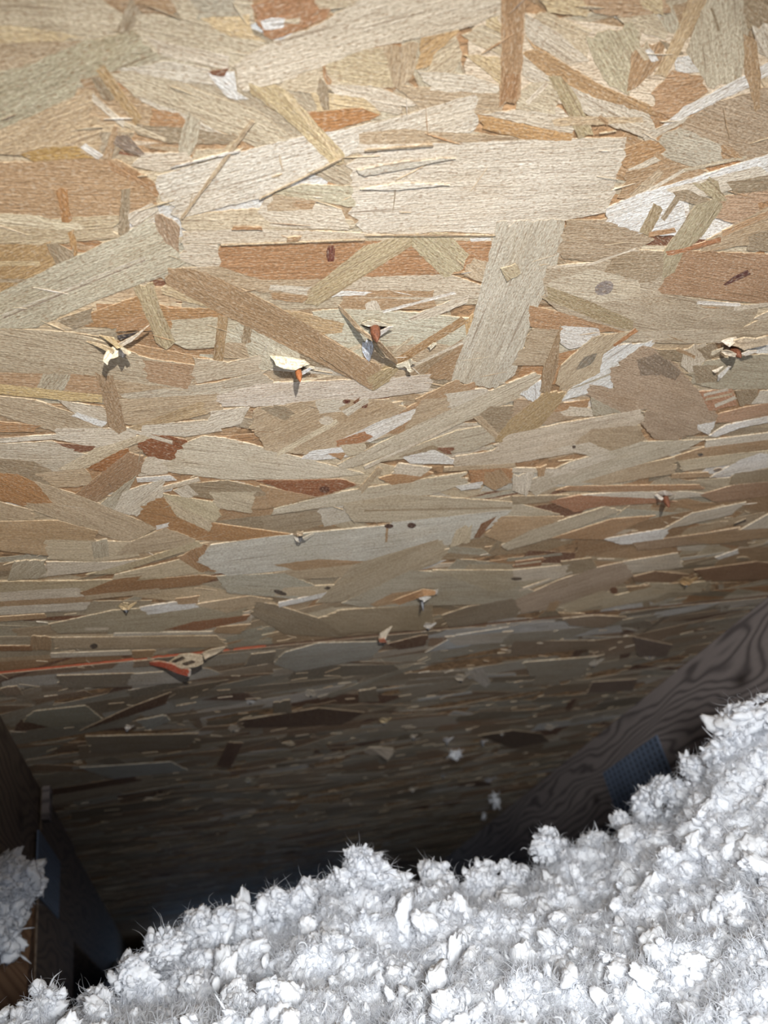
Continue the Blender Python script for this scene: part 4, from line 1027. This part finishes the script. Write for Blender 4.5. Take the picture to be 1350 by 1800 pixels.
XL, XR = FL + .001, FR - .001
ins = Big()
q, f, p0, n0 = grid(XL - .002, XR, -.10, .62, .0017, 1.0); ins.add(q, f)
q2, f2, _, _ = grid(XL - .002, XR, .62, 1.90, .007, .8); ins.add(q2, f2)
def sample(q, n, cnt, pad=280, yb=.06):
    v = q - (0, 0, CAM_Z); cx = v @ np.array([WX[0], WY[0], WZ[0]]); cy = v @ np.array([WX[1], WY[1], WZ[1]]); cz = v @ np.array([WX[2], WY[2], WZ[2]])
    px = 675 + F * cx / -cz; py = 900 - F * cy / -cz
    ok = (cz < -.12) & (px > -pad) & (px < 1350 + pad) & (py < 1800 + pad) & (q[:, 1] < yridge(q[:, 0]) + yb)
    w_ = ok / np.maximum(-cz, .1) ** 2 * np.where(q[:, 1] > yridge(q[:, 0]) - .05, 1.3, 1.0); w_ /= w_.sum()
    i = RNG.choice(len(q), cnt, p=w_); return q[i], n[i], -cz[i]
ed = lambda n, k=.9: (lambda v: v / np.linalg.norm(v, axis=1)[:, None])(n + RNG.normal(size=n.shape) * k)
lp = [(635, 1518, .42, .009), (655, 1545, .42, .013), (615, 1550, .42, .010), (480, 1588, .415, .008), (425, 1632, .41, .013), (540, 1572, .42, .010), (345, 1632, .395, .010), (1220, 1350, .47, .008), (1165, 1388, .48, .008),
      (1300, 1280, .45, .016), (1275, 1330, .45, .014), (765, 1556, .44, .013), (850, 1550, .46, .013), (960, 1492, .48, .012), (1045, 1486, .49, .010), (1100, 1455, .495, .009), (170, 1775, .345, .009), (235, 1718, .36, .010), (290, 1668, .375, .010),
      (75, 1772, .31, .007), (905, 1548, .47, .010), (1340, 1262, .445, .014), (700, 1570, .43, .010), (590, 1565, .42, .009), (390, 1625, .40, .010), (1135, 1420, .49, .009), (1190, 1392, .475, .009)]
lumps(ins, np.array([at_depth(*k[:3]) for k in lp]), np.array([k[3] * .8 for k in lp]), 56, 32)
lq = np.concatenate([at_depth(*k[:3]) + (lambda v: v / np.linalg.norm(v, axis=1)[:, None])(RNG.normal(size=(60, 3))) * k[3] * .8 for k in lp]); ln = (lambda v: v / np.linalg.norm(v, axis=1)[:, None])(np.concatenate([lq[i * 60:(i + 1) * 60] - at_depth(*k[:3]) for i, k in enumerate(lp)]))
c, n_, z = sample(q, n0, 850)
rad = np.minimum(RNG.lognormal(math.log(.0050), .28, len(c)), .0080) * np.clip(z / .33, .7, 1.1); lumps(ins, c + n_ * (rad * RNG.uniform(-.6, .35, len(c)))[:, None], rad, 40, 24)
c, n_, z = sample(q, n0, 6200); c = np.concatenate([c, lq]); n_ = np.concatenate([n_, ln])
rad = np.minimum(RNG.lognormal(math.log(.0019), .36, len(c)), .0042); lumps(ins, c + n_ * (rad * RNG.uniform(-.7, .6, len(c)))[:, None], rad, 18, 11)
c, n_, z = sample(q, n0, 17000); c = np.concatenate([c, lq]); n_ = np.concatenate([n_, ln]); L = np.minimum(RNG.lognormal(math.log(.0052), .35, len(c)), .010)
strands(ins, c - n_ * .001, ed(n_), L, L * RNG.uniform(.03, .07, len(c)) * 1.0, 9, 6, .65, bulge=True, flat=.5)
c, n_, z = sample(q, n0, 115000); c = np.concatenate([c] + [lq] * 2); n_ = np.concatenate([n_] + [ln] * 2); L = np.minimum(RNG.lognormal(math.log(.0064), .40, len(c)), .013)
strands(ins, c + n_ * .0010, ed(n_, 1.3), L, RNG.uniform(.00010, .00024, len(c)), 8, 3, .60)
insulation = ins.build('loose_fill_insulation', M_WOOL)
tag(insulation, 'white fluffy loose fill insulation heaped between the two trusses', 'insulation', kind='stuff')

# the tuft caught on the left truss
tuft = Big()
cs = [(-30, 1565, .475, .024), (5, 1548, .475, .014), (30, 1545, .48, .011), (54, 1535, .48, .007), (10, 1590, .475, .013), (42, 1568, .48, .009), (-10, 1620, .47, .015), (12, 1632, .47, .008), (2, 1655, .468, .008), (26, 1610, .474, .007), (20, 1668, .47, .0045), (-25, 1600, .47, .018), (58, 1560, .48, .006), (30, 1590, .475, .008)]
pc, pn = [], []
for x, y, zz, r in cs:
    c0 = at_depth(x, y, zz)
    k = int(500 * (r / .02) ** 2) + 40
    v = RNG.normal(size=(k, 3)); v /= np.linalg.norm(v, axis=1)[:, None]
    s_ = c0 + v * r * .8 * (1, 1, .85); pc.append(s_); pn.append(v)
pc = np.concatenate(pc); pn = np.concatenate(pn)
m = pc[:, 0] > FL - .03; pc, pn = pc[m], pn[m]
lumps(tuft, np.array([at_depth(x, y, zz) for x, y, zz, r in cs]), np.array([r * .7 for *_, r in cs]), 40, 24)
i = RNG.choice(len(pc), 700); rad = RNG.lognormal(math.log(.0026), .4, 700); lumps(tuft, pc[i], np.minimum(rad, .006))
i = RNG.choice(len(pc), 1600); L = RNG.lognormal(math.log(.0065), .4, 1600); strands(tuft, pc[i], ed(pn[i]), L * .8, L * .05, 8, 6, .8, bulge=True, flat=.55)
i = RNG.choice(len(pc), 2500); L = RNG.lognormal(math.log(.007), .5, 2500); strands(tuft, pc[i], ed(pn[i], 1.3), L * .6, np.full(2500, .00013), 7, 3, .75)
tuft_o = tuft.build('insulation_tuft', M_WOOL)
tag(tuft_o, 'greyish white tuft of insulation caught on the left truss', 'insulation', kind='stuff')

# bits of fluff hanging from nail points deep in the bay
def fluff(x, y, zoff, r, n, label, stretch=(1, 1, 1)):
    u, s, h = on_roof(x, y, zoff); c0 = np.array(roof_w(u, s, h)); b = Big()
    v = RNG.normal(size=(n, 3)); v /= np.linalg.norm(v, axis=1)[:, None]; st = np.array(stretch); pp = c0 + v * r * st * .7
    lumps(b, c0[None], np.array([r * .8]), 24, 14); lumps(b, pp, np.full(n, r * .3))
    i = RNG.choice(n, n * 4); L = RNG.lognormal(math.log(r), .4, n * 4); strands(b, pp[i], ed(v[i]), L, L * .08, 6, 5, .4, bulge=True)
    o = b.build('fluff_wisp', M_WOOL); tag(o, label, 'insulation wisp', 'wisps of fluff stuck to nail points'); return o
fluff(871, 1406, .012, .0065, 14, 'brightest wisp of white fluff hanging below a nail deep in the bay', (.7, 1, 1.6))
fluff(800, 1326, .006, .0050, 12, 'faint wisp of fluff strung between nails in the shade', (1.6, 1, .8))
fluff(851, 1436, .010, .0040, 8, 'lowest dim wisp of fluff under the deepest nails', (.8, 1, 1.4))
